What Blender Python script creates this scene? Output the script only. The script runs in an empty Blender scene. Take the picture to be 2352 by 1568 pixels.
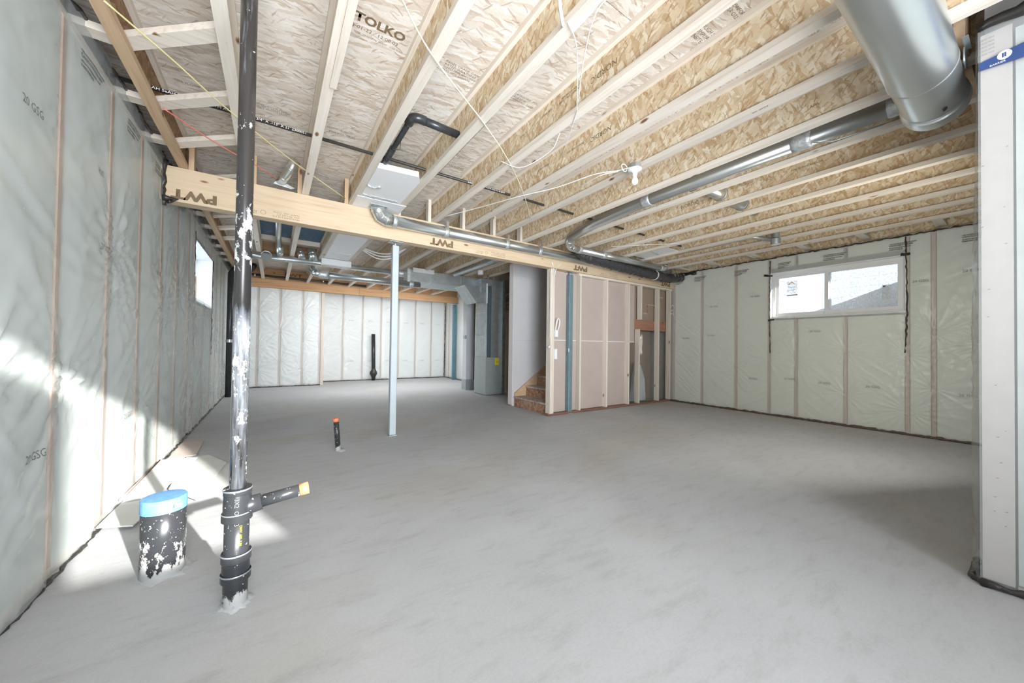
import bpy, bmesh, math, random
import numpy as np
from mathutils import Vector, Matrix
random.seed(7)
PI = math.pi
scene = bpy.context.scene
COL = scene.collection

# ------------------------------------------------------------------ camera
CAM = Vector((0, 0, 1.1))
YAW, PIT, ROL, FPX = 0.5915, 0.0138, -0.0138, 815.27
_fw = Vector((math.sin(YAW)*math.cos(PIT), math.cos(YAW)*math.cos(PIT), math.sin(PIT)))
_r = Vector((math.cos(YAW), -math.sin(YAW), 0)); _u = _r.cross(_fw)
_r2 = _r*math.cos(ROL) - _u*math.sin(ROL); _u2 = _u*math.cos(ROL) + _r*math.sin(ROL)
cd = bpy.data.cameras.new('camera'); cam = bpy.data.objects.new('camera', cd); COL.objects.link(cam)
cd.sensor_width = 36; cd.lens = FPX/2352*36; cd.clip_start = 0.02
m = Matrix((( _r2.x, _u2.x, -_fw.x), (_r2.y, _u2.y, -_fw.y), (_r2.z, _u2.z, -_fw.z))).to_4x4()
cam.matrix_world = Matrix.Translation(CAM) @ m
scene.camera = cam

def at(px, py, axis, val):
    """point of the room seen at a photo pixel, on the plane axis = val"""
    d = _r2*((px-1176)/FPX) - _u2*((py-784)/FPX) + _fw
    i = 'xyz'.index(axis)
    return CAM + d*((val-CAM[i])/d[i])

# ------------------------------------------------------------------ world, sun, lights, exposure
w = bpy.data.worlds.new('World'); scene.world = w; w.use_nodes = True
bg = w.node_tree.nodes['Background']; bg.inputs[0].default_value = (0.80, 0.90, 1.0, 1); bg.inputs[1].default_value = 1.7
def light(name, kind, loc, energy, direction, size=None, color=(1, 1, 1), size_y=None, angle=None, spread=None):
    l = bpy.data.lights.new(name, kind); l.energy = energy; l.color = color
    if kind == 'AREA':
        l.shape = 'RECTANGLE'; l.size = size; l.size_y = size_y or size
        if spread: l.spread = math.radians(spread)
    if angle: l.angle = angle
    o = bpy.data.objects.new(name, l); COL.objects.link(o); o.location = loc
    o.rotation_euler = Vector(direction).to_track_quat('-Z', 'Y').to_euler()
    return o
light('sun', 'SUN', (3, -8, 5), 7.5, (-0.32, 0.947, -0.314), color=(1.0, 0.98, 0.93), angle=0.014)
light('fill_alcove', 'AREA', (0.85, -1.97, 1.5), 98, (0.22, 1, 0.14), 2.6, (0.88, 0.94, 1.0), 2.2, spread=105)  # added area light before the solid back wall, stands in for soft daylight
light('fill_low', 'AREA', (0.2, -1.3, 0.30), 32, (0.2, 0.9, 1), 1.6, (0.95, 0.97, 1.0), 1.2, spread=120)  # added low fill aimed upward to brighten the ceiling
light('fill_rear_room', 'AREA', (2.6, 8.9, 2.3), 42, (-0.1, 0.5, -1), 3.2, (0.98, 0.99, 1.0), 0.9)  # added overhead fill to brighten the back half of the room
light('fill_right', 'AREA', (4.6, 0.30, 1.5), 26, (0.45, 1, 0.05), 2.2, (1.0, 0.98, 0.90), 1.6)  # added warm fill, turns the floor on the right beige
scene.view_settings.view_transform = 'Standard'; scene.view_settings.look = 'None'
scene.view_settings.gamma = 1; scene.view_settings.use_curve_mapping = False
scene.view_settings.exposure = 1.10

# ------------------------------------------------------------------ materials
def new_mat(name):
    mt = bpy.data.materials.new(name); mt.use_nodes = True
    nt = mt.node_tree; return mt, nt, nt.nodes['Principled BSDF']
def nd(nt, t, **kw):
    n = nt.nodes.new(t)
    for k, v in kw.items():
        if k in ('inp',):
            for a, b in v.items(): n.inputs[a].default_value = b
        else: setattr(n, k, v)
    return n
def ramp(nt, stops):
    n = nt.nodes.new('ShaderNodeValToRGB'); e = n.color_ramp.elements
    while len(e) < len(stops): e.new(0.5)
    for i, (p, c) in enumerate(stops):
        e[i].position = p; e[i].color = (*c, 1)
    return n
def L(nt, a, b): nt.links.new(a, b)
def plain(name, c, rough=0.6, metal=0.0, spec=0.5, var=0.08, scale=6.0, bump=0.0):
    mt, nt, p = new_mat(name)
    tc = nd(nt, 'ShaderNodeTexCoord'); nz = nd(nt, 'ShaderNodeTexNoise', inp={'Scale': scale, 'Detail': 5.0})
    L(nt, tc.outputs['Object'], nz.inputs['Vector'])
    r = ramp(nt, [(0.3, tuple(x*(1-var) for x in c)), (0.7, tuple(min(1, x*(1+var)) for x in c))])
    L(nt, nz.outputs['Fac'], r.inputs[0]); L(nt, r.outputs[0], p.inputs['Base Color'])
    p.inputs['Roughness'].default_value = rough; p.inputs['Metallic'].default_value = metal
    p.inputs['Specular IOR Level'].default_value = spec
    if bump:
        b = nd(nt, 'ShaderNodeBump', inp={'Strength': bump, 'Distance': 0.01}); L(nt, nz.outputs['Fac'], b.inputs['Height']); L(nt, b.outputs[0], p.inputs['Normal'])
    return mt
def obj_vec(nt):
    tc = nd(nt, 'ShaderNodeTexCoord'); oi = nd(nt, 'ShaderNodeObjectInfo')
    mu = nd(nt, 'ShaderNodeMath', operation='MULTIPLY', inp={1: 37.0}); L(nt, oi.outputs['Random'], mu.inputs[0])
    cb = nd(nt, 'ShaderNodeCombineXYZ')
    for i in range(3): L(nt, mu.outputs[0], cb.inputs[i])
    ad = nd(nt, 'ShaderNodeVectorMath', operation='ADD'); L(nt, tc.outputs['Object'], ad.inputs[0]); L(nt, cb.outputs[0], ad.inputs[1])
    return ad.outputs[0], oi
def wood(name, axis, light_c, dark_c, knot=(0.22, 0.10, 0.05), knots=True, rough=0.65):
    mt, nt, p = new_mat(name)
    v, oi = obj_vec(nt)
    sc = [34.0, 34.0, 34.0]; sc['xyz'.index(axis)] = 1.6
    mp = nd(nt, 'ShaderNodeMapping', inp={'Scale': sc}); L(nt, v, mp.inputs[0])
    nz = nd(nt, 'ShaderNodeTexNoise', inp={'Scale': 1.0, 'Detail': 6.0, 'Roughness': 0.62, 'Distortion': 0.25}); L(nt, mp.outputs[0], nz.inputs['Vector'])
    mid = tuple((a*0.7+b*0.3) for a, b in zip(light_c, dark_c))
    r = ramp(nt, [(0.25, dark_c), (0.47, mid), (0.7, light_c)]); L(nt, nz.outputs['Fac'], r.inputs[0])
    out = r.outputs[0]
    if knots:
        s2 = [7.0, 7.0, 7.0]; s2['xyz'.index(axis)] = 2.6
        m2 = nd(nt, 'ShaderNodeMapping', inp={'Scale': s2}); L(nt, v, m2.inputs[0])
        vo = nd(nt, 'ShaderNodeTexVoronoi', inp={'Scale': 1.0}); L(nt, m2.outputs[0], vo.inputs['Vector'])
        kr = ramp(nt, [(0.055, (1, 1, 1)), (0.11, (0, 0, 0))]); L(nt, vo.outputs['Distance'], kr.inputs[0])
        mx = nd(nt, 'ShaderNodeMixRGB'); L(nt, kr.outputs[0], mx.inputs[0]); L(nt, out, mx.inputs[1]); mx.inputs[2].default_value = (*knot, 1)
        out = mx.outputs[0]
    hs = nd(nt, 'ShaderNodeHueSaturation'); L(nt, out, hs.inputs['Color'])
    mr = nd(nt, 'ShaderNodeMapRange', inp={'To Min': 0.90, 'To Max': 1.08}); L(nt, oi.outputs['Random'], mr.inputs['Value']); L(nt, mr.outputs[0], hs.inputs['Value'])
    L(nt, hs.outputs[0], p.inputs['Base Color']); p.inputs['Roughness'].default_value = rough; p.inputs['Specular IOR Level'].default_value = 0.3
    b = nd(nt, 'ShaderNodeBump', inp={'Strength': 0.12, 'Distance': 0.004}); L(nt, nz.outputs['Fac'], b.inputs['Height']); L(nt, b.outputs[0], p.inputs['Normal'])
    return mt
def osb(name, plane, tones, angs=(0.15, 1.2, -0.7), scale=(12.0, 42.0), sliver=(0.30, 0.17, 0.09), sliver_cut=0.90, sang=0.3):
    """strand board: overlapping layers of long thin chips at different angles, plus thin dark slivers"""
    mt, nt, p = new_mat(name)
    v, oi = obj_vec(nt)
    sp = nd(nt, 'ShaderNodeSeparateXYZ'); L(nt, v, sp.inputs[0])
    cb = nd(nt, 'ShaderNodeCombineXYZ'); L(nt, sp.outputs['XYZ'.index(plane[0])], cb.inputs[0]); L(nt, sp.outputs['XYZ'.index(plane[1])], cb.inputs[1])
    wn = nd(nt, 'ShaderNodeTexNoise', inp={'Scale': 14.0, 'Detail': 4.0}); L(nt, cb.outputs[0], wn.inputs['Vector'])
    ws = nd(nt, 'ShaderNodeVectorMath', operation='SCALE', inp={'Scale': 0.035}); L(nt, wn.outputs['Color'], ws.inputs[0])
    wa = nd(nt, 'ShaderNodeVectorMath', operation='ADD'); L(nt, cb.outputs[0], wa.inputs[0]); L(nt, ws.outputs[0], wa.inputs[1])
    def layer(a, sc, off):
        mr = nd(nt, 'ShaderNodeMapping', inp={'Rotation': (0, 0, a), 'Location': (off*3.7, off*1.3, 0)}); L(nt, wa.outputs[0], mr.inputs[0])
        ms = nd(nt, 'ShaderNodeMapping', inp={'Scale': (sc[0], sc[1], 1.0)}); L(nt, mr.outputs[0], ms.inputs[0])
        vo = nd(nt, 'ShaderNodeTexVoronoi', voronoi_dimensions='2D', inp={'Scale': 1.0}); L(nt, ms.outputs[0], vo.inputs['Vector'])
        cs = nd(nt, 'ShaderNodeSeparateColor'); L(nt, vo.outputs['Color'], cs.inputs[0]); return cs, vo
    prev = None
    for i, a in enumerate(angs):
        cs, vo = layer(a, scale, i)
        rp = ramp(nt, tones); L(nt, cs.outputs[0], rp.inputs[0])
        if prev is None: prev = rp.outputs[0]
        else:
            gt = nd(nt, 'ShaderNodeMath', operation='GREATER_THAN', inp={1: 0.5}); L(nt, cs.outputs[1], gt.inputs[0])
            mx = nd(nt, 'ShaderNodeMixRGB'); L(nt, gt.outputs[0], mx.inputs[0]); L(nt, prev, mx.inputs[1]); L(nt, rp.outputs[0], mx.inputs[2]); prev = mx.outputs[0]
    for i, a in enumerate((sang, sang-0.5, sang+0.9)):
        cs, vo = layer(a, (scale[0]*1.9, scale[1]*2.6), 7+i)
        gt = nd(nt, 'ShaderNodeMapRange', inp={'From Min': sliver_cut, 'From Max': sliver_cut+0.03, 'To Max': 0.5}); L(nt, cs.outputs[2], gt.inputs['Value'])
        mx = nd(nt, 'ShaderNodeMixRGB'); L(nt, gt.outputs[0], mx.inputs[0]); L(nt, prev, mx.inputs[1]); mx.inputs[2].default_value = (*sliver, 1); prev = mx.outputs[0]
    fm = nd(nt, 'ShaderNodeMapping', inp={'Scale': (50.0, 190.0, 1.0), 'Rotation': (0, 0, sang)}); L(nt, wa.outputs[0], fm.inputs[0])
    fn = nd(nt, 'ShaderNodeTexNoise', inp={'Scale': 1.0, 'Detail': 4.0, 'Roughness': 0.7}); L(nt, fm.outputs[0], fn.inputs['Vector'])
    fr = ramp(nt, [(0.3, (0.84, 0.81, 0.77)), (0.55, (1, 1, 1))]); L(nt, fn.outputs['Fac'], fr.inputs[0])
    mm = nd(nt, 'ShaderNodeMixRGB', blend_type='MULTIPLY', inp={0: 0.8}); L(nt, prev, mm.inputs[1]); L(nt, fr.outputs[0], mm.inputs[2])
    L(nt, mm.outputs[0], p.inputs['Base Color']); p.inputs['Roughness'].default_value = 0.75; p.inputs['Specular IOR Level'].default_value = 0.25
    b = nd(nt, 'ShaderNodeBump', inp={'Strength': 0.10, 'Distance': 0.003}); L(nt, mm.outputs[0], b.inputs['Height']); L(nt, b.outputs[0], p.inputs['Normal'])
    return mt

pine_l, pine_d = (0.80, 0.74, 0.66), (0.62, 0.52, 0.42)
PINE = {a: wood('pine_'+a, a, pine_l, pine_d) for a in 'xyz'}
WARM = {a: wood('warm_pine_'+a, a, (0.68, 0.50, 0.33), (0.46, 0.29, 0.16)) for a in 'xyz'}
LVL = wood('laminated_veneer_x', 'x', (0.70, 0.56, 0.40), (0.55, 0.40, 0.25), knot=(0.28, 0.12, 0.06))
LVLD = wood('rear_beam_wood', 'x', (0.60, 0.37, 0.20), (0.42, 0.22, 0.10), knot=(0.2, 0.08, 0.04))
DARKW = wood('dark_plate_x', 'x', (0.26, 0.15, 0.11), (0.12, 0.06, 0.045), knots=False)
OSB_DECK = osb('strand_board_deck', 'XY', [(0.0, (0.60, 0.51, 0.42)), (0.3, (0.72, 0.65, 0.57)), (0.7, (0.79, 0.74, 0.68)), (1.0, (0.85, 0.82, 0.77))], angs=(0.08, -0.22, 0.30), scale=(9, 46), sliver=(0.34, 0.22, 0.15), sliver_cut=0.955, sang=0.1)
OSB_WEB = osb('strand_board_web', 'YZ', [(0.0, (0.55, 0.40, 0.24)), (0.3, (0.68, 0.54, 0.37)), (0.7, (0.76, 0.64, 0.46)), (1.0, (0.84, 0.76, 0.62))], angs=(1.2, 0.5, 2.0), scale=(13, 42), sliver=(0.42, 0.25, 0.12), sliver_cut=0.915, sang=1.0)
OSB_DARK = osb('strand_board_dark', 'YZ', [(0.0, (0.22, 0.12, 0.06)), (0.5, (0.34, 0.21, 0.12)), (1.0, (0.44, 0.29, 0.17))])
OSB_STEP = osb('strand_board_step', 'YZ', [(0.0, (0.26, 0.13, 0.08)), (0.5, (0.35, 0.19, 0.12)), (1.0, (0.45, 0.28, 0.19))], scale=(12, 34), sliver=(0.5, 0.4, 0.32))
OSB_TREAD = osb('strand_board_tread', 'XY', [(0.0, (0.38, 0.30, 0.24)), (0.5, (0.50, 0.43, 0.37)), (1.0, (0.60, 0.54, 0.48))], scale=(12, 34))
STUDM = {a: wood('stud_behind_film_'+a, a, (0.62, 0.44, 0.34), (0.46, 0.29, 0.21), knot=(0.2, 0.07, 0.04)) for a in 'z'}
GALV = plain('galvanized_sheet', (0.66, 0.69, 0.69), 0.30, 0.92, var=0.05, scale=3)
GALV2 = plain('dull_galvanized', (0.46, 0.50, 0.51), 0.42, 0.75, var=0.12, scale=9)
FOIL = plain('foil_tape', (0.58, 0.61, 0.62), 0.45, 0.6, var=0.18, scale=40, bump=0.6)
ABS = None
DRYW = plain('drywall_face', (0.66, 0.65, 0.66), 0.85, var=0.02)
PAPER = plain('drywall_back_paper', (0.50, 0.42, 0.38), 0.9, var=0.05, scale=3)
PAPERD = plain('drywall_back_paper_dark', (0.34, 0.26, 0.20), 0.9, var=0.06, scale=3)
WHITE = plain('white_sheet_metal', (0.82, 0.83, 0.85), 0.35, 0.0, var=0.02)
VINYL = plain('white_vinyl', (0.80, 0.81, 0.82), 0.35, var=0.02)
CORD = plain('white_cable', (0.80, 0.80, 0.78), 0.4)
CORDY = plain('yellow_cable', (0.70, 0.62, 0.32), 0.4)
CORDR = plain('red_cable', (0.70, 0.18, 0.14), 0.4)
CONC_W = plain('foundation_concrete', (0.42, 0.41, 0.40), 0.9)
BATT = plain('insulation_batt', (0.84, 0.88, 0.80), 0.95, var=0.05, scale=5)
ABSP = plain('black_plastic', (0.03, 0.032, 0.035), 0.3, var=0.3, scale=30)
BATTW = plain('white_insulation_batt', (0.88, 0.89, 0.88), 0.95, var=0.03, scale=5)
SEAL = plain('black_acoustic_sealant', (0.035, 0.03, 0.028), 0.35, var=0.3, scale=30, bump=0.8)
INK = plain('dark_ink', (0.12, 0.10, 0.09), 0.8)
INKB = plain('brown_ink', (0.20, 0.14, 0.08), 0.8)
INKG = plain('grey_ink', (0.17, 0.18, 0.17), 0.8)
WHINK = plain('white_ink', (0.8, 0.8, 0.8), 0.7)
BLUE = plain('blue_membrane', (0.05, 0.14, 0.25), 0.5, var=0.4, scale=22)
BLUET = plain('blue_tape', (0.13, 0.30, 0.58), 0.5, var=0.15, scale=30)
NAVY = plain('navy_print', (0.035, 0.07, 0.20), 0.3, var=0.15)
ORANGE = plain('orange_tape', (0.85, 0.24, 0.10), 0.5, var=0.1)
TEAL = plain('teal_paint', (0.10, 0.23, 0.28), 0.35, 0.2, var=0.15, scale=14)
PALEST = plain('pale_blue_grey_paint', (0.50, 0.56, 0.60), 0.35, 0.1, var=0.05)
YEL = plain('yellow_label', (0.80, 0.68, 0.02), 0.5)
FLEX = plain('black_foil_jacket', (0.05, 0.05, 0.055), 0.22, 0.1, var=0.3, scale=40, bump=1.0)
BLACKP = plain('black_steel_pipe', (0.06, 0.055, 0.05), 0.45, 0.4)
RIM = osb('rim_board', 'YZ', [(0.0, (0.12, 0.06, 0.02)), (0.3, (0.42, 0.25, 0.09)), (1.0, (0.58, 0.40, 0.18))])
DULLBLK = plain('dull_black', (0.02, 0.018, 0.016), 0.4)
BULB = plain('bulb_glass', (0.88, 0.88, 0.86), 0.15)
RIBBED = plain('fibre_board', (0.60, 0.61, 0.59), 0.8, var=0.04)

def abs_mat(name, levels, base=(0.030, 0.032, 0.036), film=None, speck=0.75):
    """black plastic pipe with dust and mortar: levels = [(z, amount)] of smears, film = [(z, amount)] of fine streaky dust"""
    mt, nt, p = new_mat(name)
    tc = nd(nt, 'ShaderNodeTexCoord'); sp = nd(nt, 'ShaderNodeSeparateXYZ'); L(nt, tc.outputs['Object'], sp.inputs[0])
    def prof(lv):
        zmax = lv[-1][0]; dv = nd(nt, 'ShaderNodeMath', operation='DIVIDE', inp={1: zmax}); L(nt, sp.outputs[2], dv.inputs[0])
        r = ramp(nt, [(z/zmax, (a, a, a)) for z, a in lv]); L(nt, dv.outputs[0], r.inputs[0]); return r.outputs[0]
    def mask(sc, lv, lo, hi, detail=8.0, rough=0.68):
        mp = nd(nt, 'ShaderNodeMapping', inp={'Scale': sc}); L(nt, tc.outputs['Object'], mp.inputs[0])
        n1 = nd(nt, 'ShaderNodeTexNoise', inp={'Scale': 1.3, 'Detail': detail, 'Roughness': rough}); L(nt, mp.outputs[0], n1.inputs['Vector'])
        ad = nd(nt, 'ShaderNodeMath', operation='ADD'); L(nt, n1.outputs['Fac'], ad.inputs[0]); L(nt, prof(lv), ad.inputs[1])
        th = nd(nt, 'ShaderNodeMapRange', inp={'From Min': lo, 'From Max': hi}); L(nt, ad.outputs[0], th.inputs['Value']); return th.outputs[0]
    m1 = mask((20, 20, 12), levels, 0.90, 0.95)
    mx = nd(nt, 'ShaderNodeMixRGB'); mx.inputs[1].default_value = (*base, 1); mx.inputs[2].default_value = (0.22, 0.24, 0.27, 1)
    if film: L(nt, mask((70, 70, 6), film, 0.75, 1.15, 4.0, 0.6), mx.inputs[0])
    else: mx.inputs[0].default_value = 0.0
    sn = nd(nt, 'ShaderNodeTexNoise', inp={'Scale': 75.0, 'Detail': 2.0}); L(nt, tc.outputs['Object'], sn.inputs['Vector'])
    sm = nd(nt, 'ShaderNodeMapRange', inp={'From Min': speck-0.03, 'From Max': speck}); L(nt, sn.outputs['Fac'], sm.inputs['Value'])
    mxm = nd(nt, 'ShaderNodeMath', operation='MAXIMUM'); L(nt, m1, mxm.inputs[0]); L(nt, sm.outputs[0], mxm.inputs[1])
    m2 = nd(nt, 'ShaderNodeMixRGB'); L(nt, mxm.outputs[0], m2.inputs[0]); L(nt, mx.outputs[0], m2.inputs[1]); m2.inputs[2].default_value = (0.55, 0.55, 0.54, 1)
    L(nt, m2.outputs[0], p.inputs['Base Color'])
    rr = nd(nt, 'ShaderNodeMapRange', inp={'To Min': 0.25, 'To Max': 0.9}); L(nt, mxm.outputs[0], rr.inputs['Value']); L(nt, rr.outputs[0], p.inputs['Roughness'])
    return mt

# concrete floor
def floor_mat():
    mt, nt, p = new_mat('troweled_concrete')
    tc = nd(nt, 'ShaderNodeTexCoord')
    n1 = nd(nt, 'ShaderNodeTexNoise', inp={'Scale': 0.9, 'Detail': 6.0, 'Roughness': 0.6, 'Distortion': 0.6}); L(nt, tc.outputs['Object'], n1.inputs['Vector'])
    mp = nd(nt, 'ShaderNodeMapping', inp={'Scale': (2.0, 7.0, 1.0), 'Rotation': (0, 0, 0.5)}); L(nt, tc.outputs['Object'], mp.inputs[0])
    n2 = nd(nt, 'ShaderNodeTexNoise', inp={'Scale': 2.2, 'Detail': 8.0, 'Roughness': 0.7}); L(nt, mp.outputs[0], n2.inputs['Vector'])
    n3 = nd(nt, 'ShaderNodeTexNoise', inp={'Scale': 120.0, 'Detail': 3.0}); L(nt, tc.outputs['Object'], n3.inputs['Vector'])
    r1 = ramp(nt, [(0.3, (0.435, 0.445, 0.455)), (0.7, (0.515, 0.525, 0.54))]); L(nt, n1.outputs['Fac'], r1.inputs[0])
    r2 = ramp(nt, [(0.32, (0.80, 0.79, 0.77)), (0.5, (1, 1, 1))]); L(nt, n2.outputs['Fac'], r2.inputs[0])
    r3 = ramp(nt, [(0.3, (0.90, 0.90, 0.90)), (0.6, (1, 1, 1))]); L(nt, n3.outputs['Fac'], r3.inputs[0])
    a = nd(nt, 'ShaderNodeMixRGB', blend_type='MULTIPLY', inp={0: 0.6}); L(nt, r1.outputs[0], a.inputs[1]); L(nt, r2.outputs[0], a.inputs[2])
    b = nd(nt, 'ShaderNodeMixRGB', blend_type='MULTIPLY', inp={0: 0.6}); L(nt, a.outputs[0], b.inputs[1]); L(nt, r3.outputs[0], b.inputs[2])
    n4 = nd(nt, 'ShaderNodeTexNoise', inp={'Scale': 0.45, 'Detail': 5.0, 'Distortion': 1.2}); L(nt, tc.outputs['Object'], n4.inputs['Vector'])
    r4 = ramp(nt, [(0.5, (1, 1, 1)), (0.75, (0.97, 0.90, 0.79))]); L(nt, n4.outputs['Fac'], r4.inputs[0])
    b2 = nd(nt, 'ShaderNodeMixRGB', blend_type='MULTIPLY', inp={0: 1.0}); L(nt, b.outputs[0], b2.inputs[1]); L(nt, r4.outputs[0], b2.inputs[2]); b = b2
    L(nt, b.outputs[0], p.inputs['Base Color']); p.inputs['Roughness'].default_value = 0.62; p.inputs['Specular IOR Level'].default_value = 0.35
    bp = nd(nt, 'ShaderNodeBump', inp={'Strength': 0.15, 'Distance': 0.004}); L(nt, n2.outputs['Fac'], bp.inputs['Height']); L(nt, bp.outputs[0], p.inputs['Normal'])
    return mt
FLOORM = floor_mat()

def poly_mat():
    """translucent polyethylene vapour barrier: partly see-through, glossy"""
    mt, nt, p = new_mat('vapour_barrier_film')
    p.inputs['Base Color'].default_value = (0.86, 0.90, 0.88, 1); p.inputs['Roughness'].default_value = 0.22
    p.inputs['Specular IOR Level'].default_value = 0.55
    tr = nd(nt, 'ShaderNodeBsdfTransparent'); mx = nd(nt, 'ShaderNodeMixShader', inp={0: 0.42})
    L(nt, tr.outputs[0], mx.inputs[1]); L(nt, p.outputs[0], mx.inputs[2]); L(nt, mx.outputs[0], nt.nodes['Material Output'].inputs[0])
    return mt
POLY = poly_mat()
def glass_mat(name, frost):
    mt, nt, p = new_mat(name)
    tc = nd(nt, 'ShaderNodeTexCoord'); n = nd(nt, 'ShaderNodeTexNoise', inp={'Scale': 55.0, 'Detail': 4.0}); L(nt, tc.outputs['Object'], n.inputs['Vector'])
    r = ramp(nt, [(0.35, (frost*0.5,)*3), (0.65, (frost*1.5,)*3)]); L(nt, n.outputs['Fac'], r.inputs[0])
    p.inputs['Base Color'].default_value = (0.75, 0.78, 0.80, 1); p.inputs['Roughness'].default_value = 0.1
    tr = nd(nt, 'ShaderNodeBsdfTransparent'); mx = nd(nt, 'ShaderNodeMixShader'); L(nt, r.outputs[0], mx.inputs[0])
    L(nt, tr.outputs[0], mx.inputs[1]); L(nt, p.outputs[0], mx.inputs[2]); L(nt, mx.outputs[0], nt.nodes['Material Output'].inputs[0])
    return mt

# ------------------------------------------------------------------ builders
def link(name, mesh, mat=None, parent=None, loc=None, smooth=False):
    o = bpy.data.objects.new(name, mesh); COL.objects.link(o)
    if mat is not None and not mesh.materials: mesh.materials.append(mat)
    if parent is not None: o.parent = parent
    if loc is not None: o.location = loc
    if smooth:
        mesh.polygons.foreach_set('use_smooth', [True]*len(mesh.polygons))
    return o
def tag(o, label=None, cat=None, group=None, kind=None):
    if label: o['label'] = label
    if cat: o['category'] = cat
    if group: o['group'] = group
    if kind: o['kind'] = kind
    return o
def thing(name, loc, label, cat, group=None):
    o = bpy.data.objects.new(name, None); COL.objects.link(o); o.location = loc; o.empty_display_size = 0.05
    return tag(o, label, cat, group)
def wloc(parent):
    v = Vector((0, 0, 0))
    while parent is not None: v += parent.location; parent = parent.parent
    return v
BOXF = [(0, 1, 3, 2), (4, 6, 7, 5), (0, 4, 5, 1), (2, 3, 7, 6), (0, 2, 6, 4), (1, 5, 7, 3)]
def box_mesh(name, boxes, off=Vector((0, 0, 0))):
    vs, fs = [], []
    for (x0, x1, y0, y1, z0, z1) in boxes:
        b = len(vs)
        for x in (x0, x1):
            for y in (y0, y1):
                for z in (z0, z1): vs.append((x-off.x, y-off.y, z-off.z))
        fs += [tuple(b+i for i in f) for f in BOXF]
    me = bpy.data.meshes.new(name); me.from_pydata(vs, [], fs); me.update(); return me
def box(name, x0, x1, y0, y1, z0, z1, mat, parent=None, bevel=0.0):
    off = wloc(parent)
    if parent is None:                       # own origin at the base
        off = Vector(((x0+x1)/2, (y0+y1)/2, z0))
    me = box_mesh(name, [(x0, x1, y0, y1, z0, z1)], off)
    if bevel:
        bm = bmesh.new(); bm.from_mesh(me); bmesh.ops.bevel(bm, geom=bm.edges[:], offset=bevel, segments=1, affect='EDGES'); bm.to_mesh(me); bm.free()
    o = link(name, me, mat, parent)
    if parent is None: o.location = off
    return o
def boxes(name, bl, mat, parent=None):
    off = wloc(parent); return link(name, box_mesh(name, bl, off), mat, parent)
def prism(name, pts, d, mat, parent=None):
    """polygon pts (3-D) extruded by vector d"""
    off = wloc(parent); d = Vector(d); pts = [Vector(p)-off for p in pts]; n = len(pts)
    vs = pts + [p+d for p in pts]
    fs = [tuple(range(n)), tuple(range(2*n-1, n-1, -1))] + [(i, i+n, (i+1) % n+n, (i+1) % n) for i in range(n)]
    me = bpy.data.meshes.new(name); me.from_pydata([tuple(v) for v in vs], [], fs); me.update()
    bm = bmesh.new(); bm.from_mesh(me); bmesh.ops.recalc_face_normals(bm, faces=bm.faces); bm.to_mesh(me); bm.free()
    return link(name, me, mat, parent)
def tube(name, pts, r, mat, parent=None, n=20, caps=True, smooth=True, stretch=None):
    """swept tube through pts; r scalar or list"""
    off = wloc(parent); P = [Vector(p) for p in pts]
    R = r if isinstance(r, (list, tuple)) else [r]*len(P)
    vs, fs = [], []
    t0 = (P[1]-P[0]).normalized(); a = t0.orthogonal().normalized()
    for i, p in enumerate(P):
        if i == 0: t = (P[1]-P[0]).normalized(); k = 1
        elif i == len(P)-1: t = (P[-1]-P[-2]).normalized(); k = 1
        else:
            ta = (P[i]-P[i-1]).normalized(); tb = (P[i+1]-P[i]).normalized(); t = (ta+tb)
            t = t.normalized() if t.length > 1e-6 else ta
        a = (a - t*a.dot(t)).normalized(); b = t.cross(a)
        for j in range(n):
            th = 2*PI*j/n; vs.append(tuple(p-off+(a*math.cos(th)+b*math.sin(th))*R[i]))
        if i:
            q = (i-1)*n
            for j in range(n): fs.append((q+j, q+(j+1) % n, q+n+(j+1) % n, q+n+j))
    if caps: fs += [tuple(range(n-1, -1, -1)), tuple(range(len(vs)-n, len(vs)))]
    me = bpy.data.meshes.new(name); me.from_pydata(vs, [], fs); me.update()
    o = link(name, me, mat, parent)
    if smooth:
        me.polygons.foreach_set('use_smooth', [len(f) == 4 for f in fs])
    return o
def lathe(name, prof, loc, mat, parent=None, n=28, axis='z'):
    """profile [(r, h)] turned about an axis through loc"""
    off = wloc(parent); loc = Vector(loc)-off; vs, fs = [], []
    for (r, h) in prof:
        for j in range(n):
            c, s = r*math.cos(2*PI*j/n), r*math.sin(2*PI*j/n)
            v = {'z': (c, s, h), 'x': (h, c, s), 'y': (c, h, s)}[axis]
            vs.append((v[0]+loc.x, v[1]+loc.y, v[2]+loc.z))
    for i in range(len(prof)-1):
        for j in range(n): fs.append((i*n+j, i*n+(j+1) % n, (i+1)*n+(j+1) % n, (i+1)*n+j))
    me = bpy.data.meshes.new(name); me.from_pydata(vs, [], fs); me.update()
    bm = bmesh.new(); bm.from_mesh(me); bmesh.ops.remove_doubles(bm, verts=bm.verts, dist=1e-5); bmesh.ops.recalc_face_normals(bm, faces=bm.faces); bm.to_mesh(me); bm.free()
    o = link(name, me, mat, parent, smooth=True); me.set_sharp_from_angle(angle=0.55); return o
def spline(pts, n=8):
    P = [Vector(p) for p in pts]; P = [P[0]*2-P[1]] + P + [P[-1]*2-P[-2]]; out = []
    for i in range(1, len(P)-2):
        for k in range(n):
            t = k/n; a, b, c, d = P[i-1:i+3]
            out.append(0.5*((2*b)+(c-a)*t+(2*a-5*b+4*c-d)*t*t+(3*b-a-3*c+d)*t**3))
    out.append(P[-2]); return out
LAST = ['']
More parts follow.
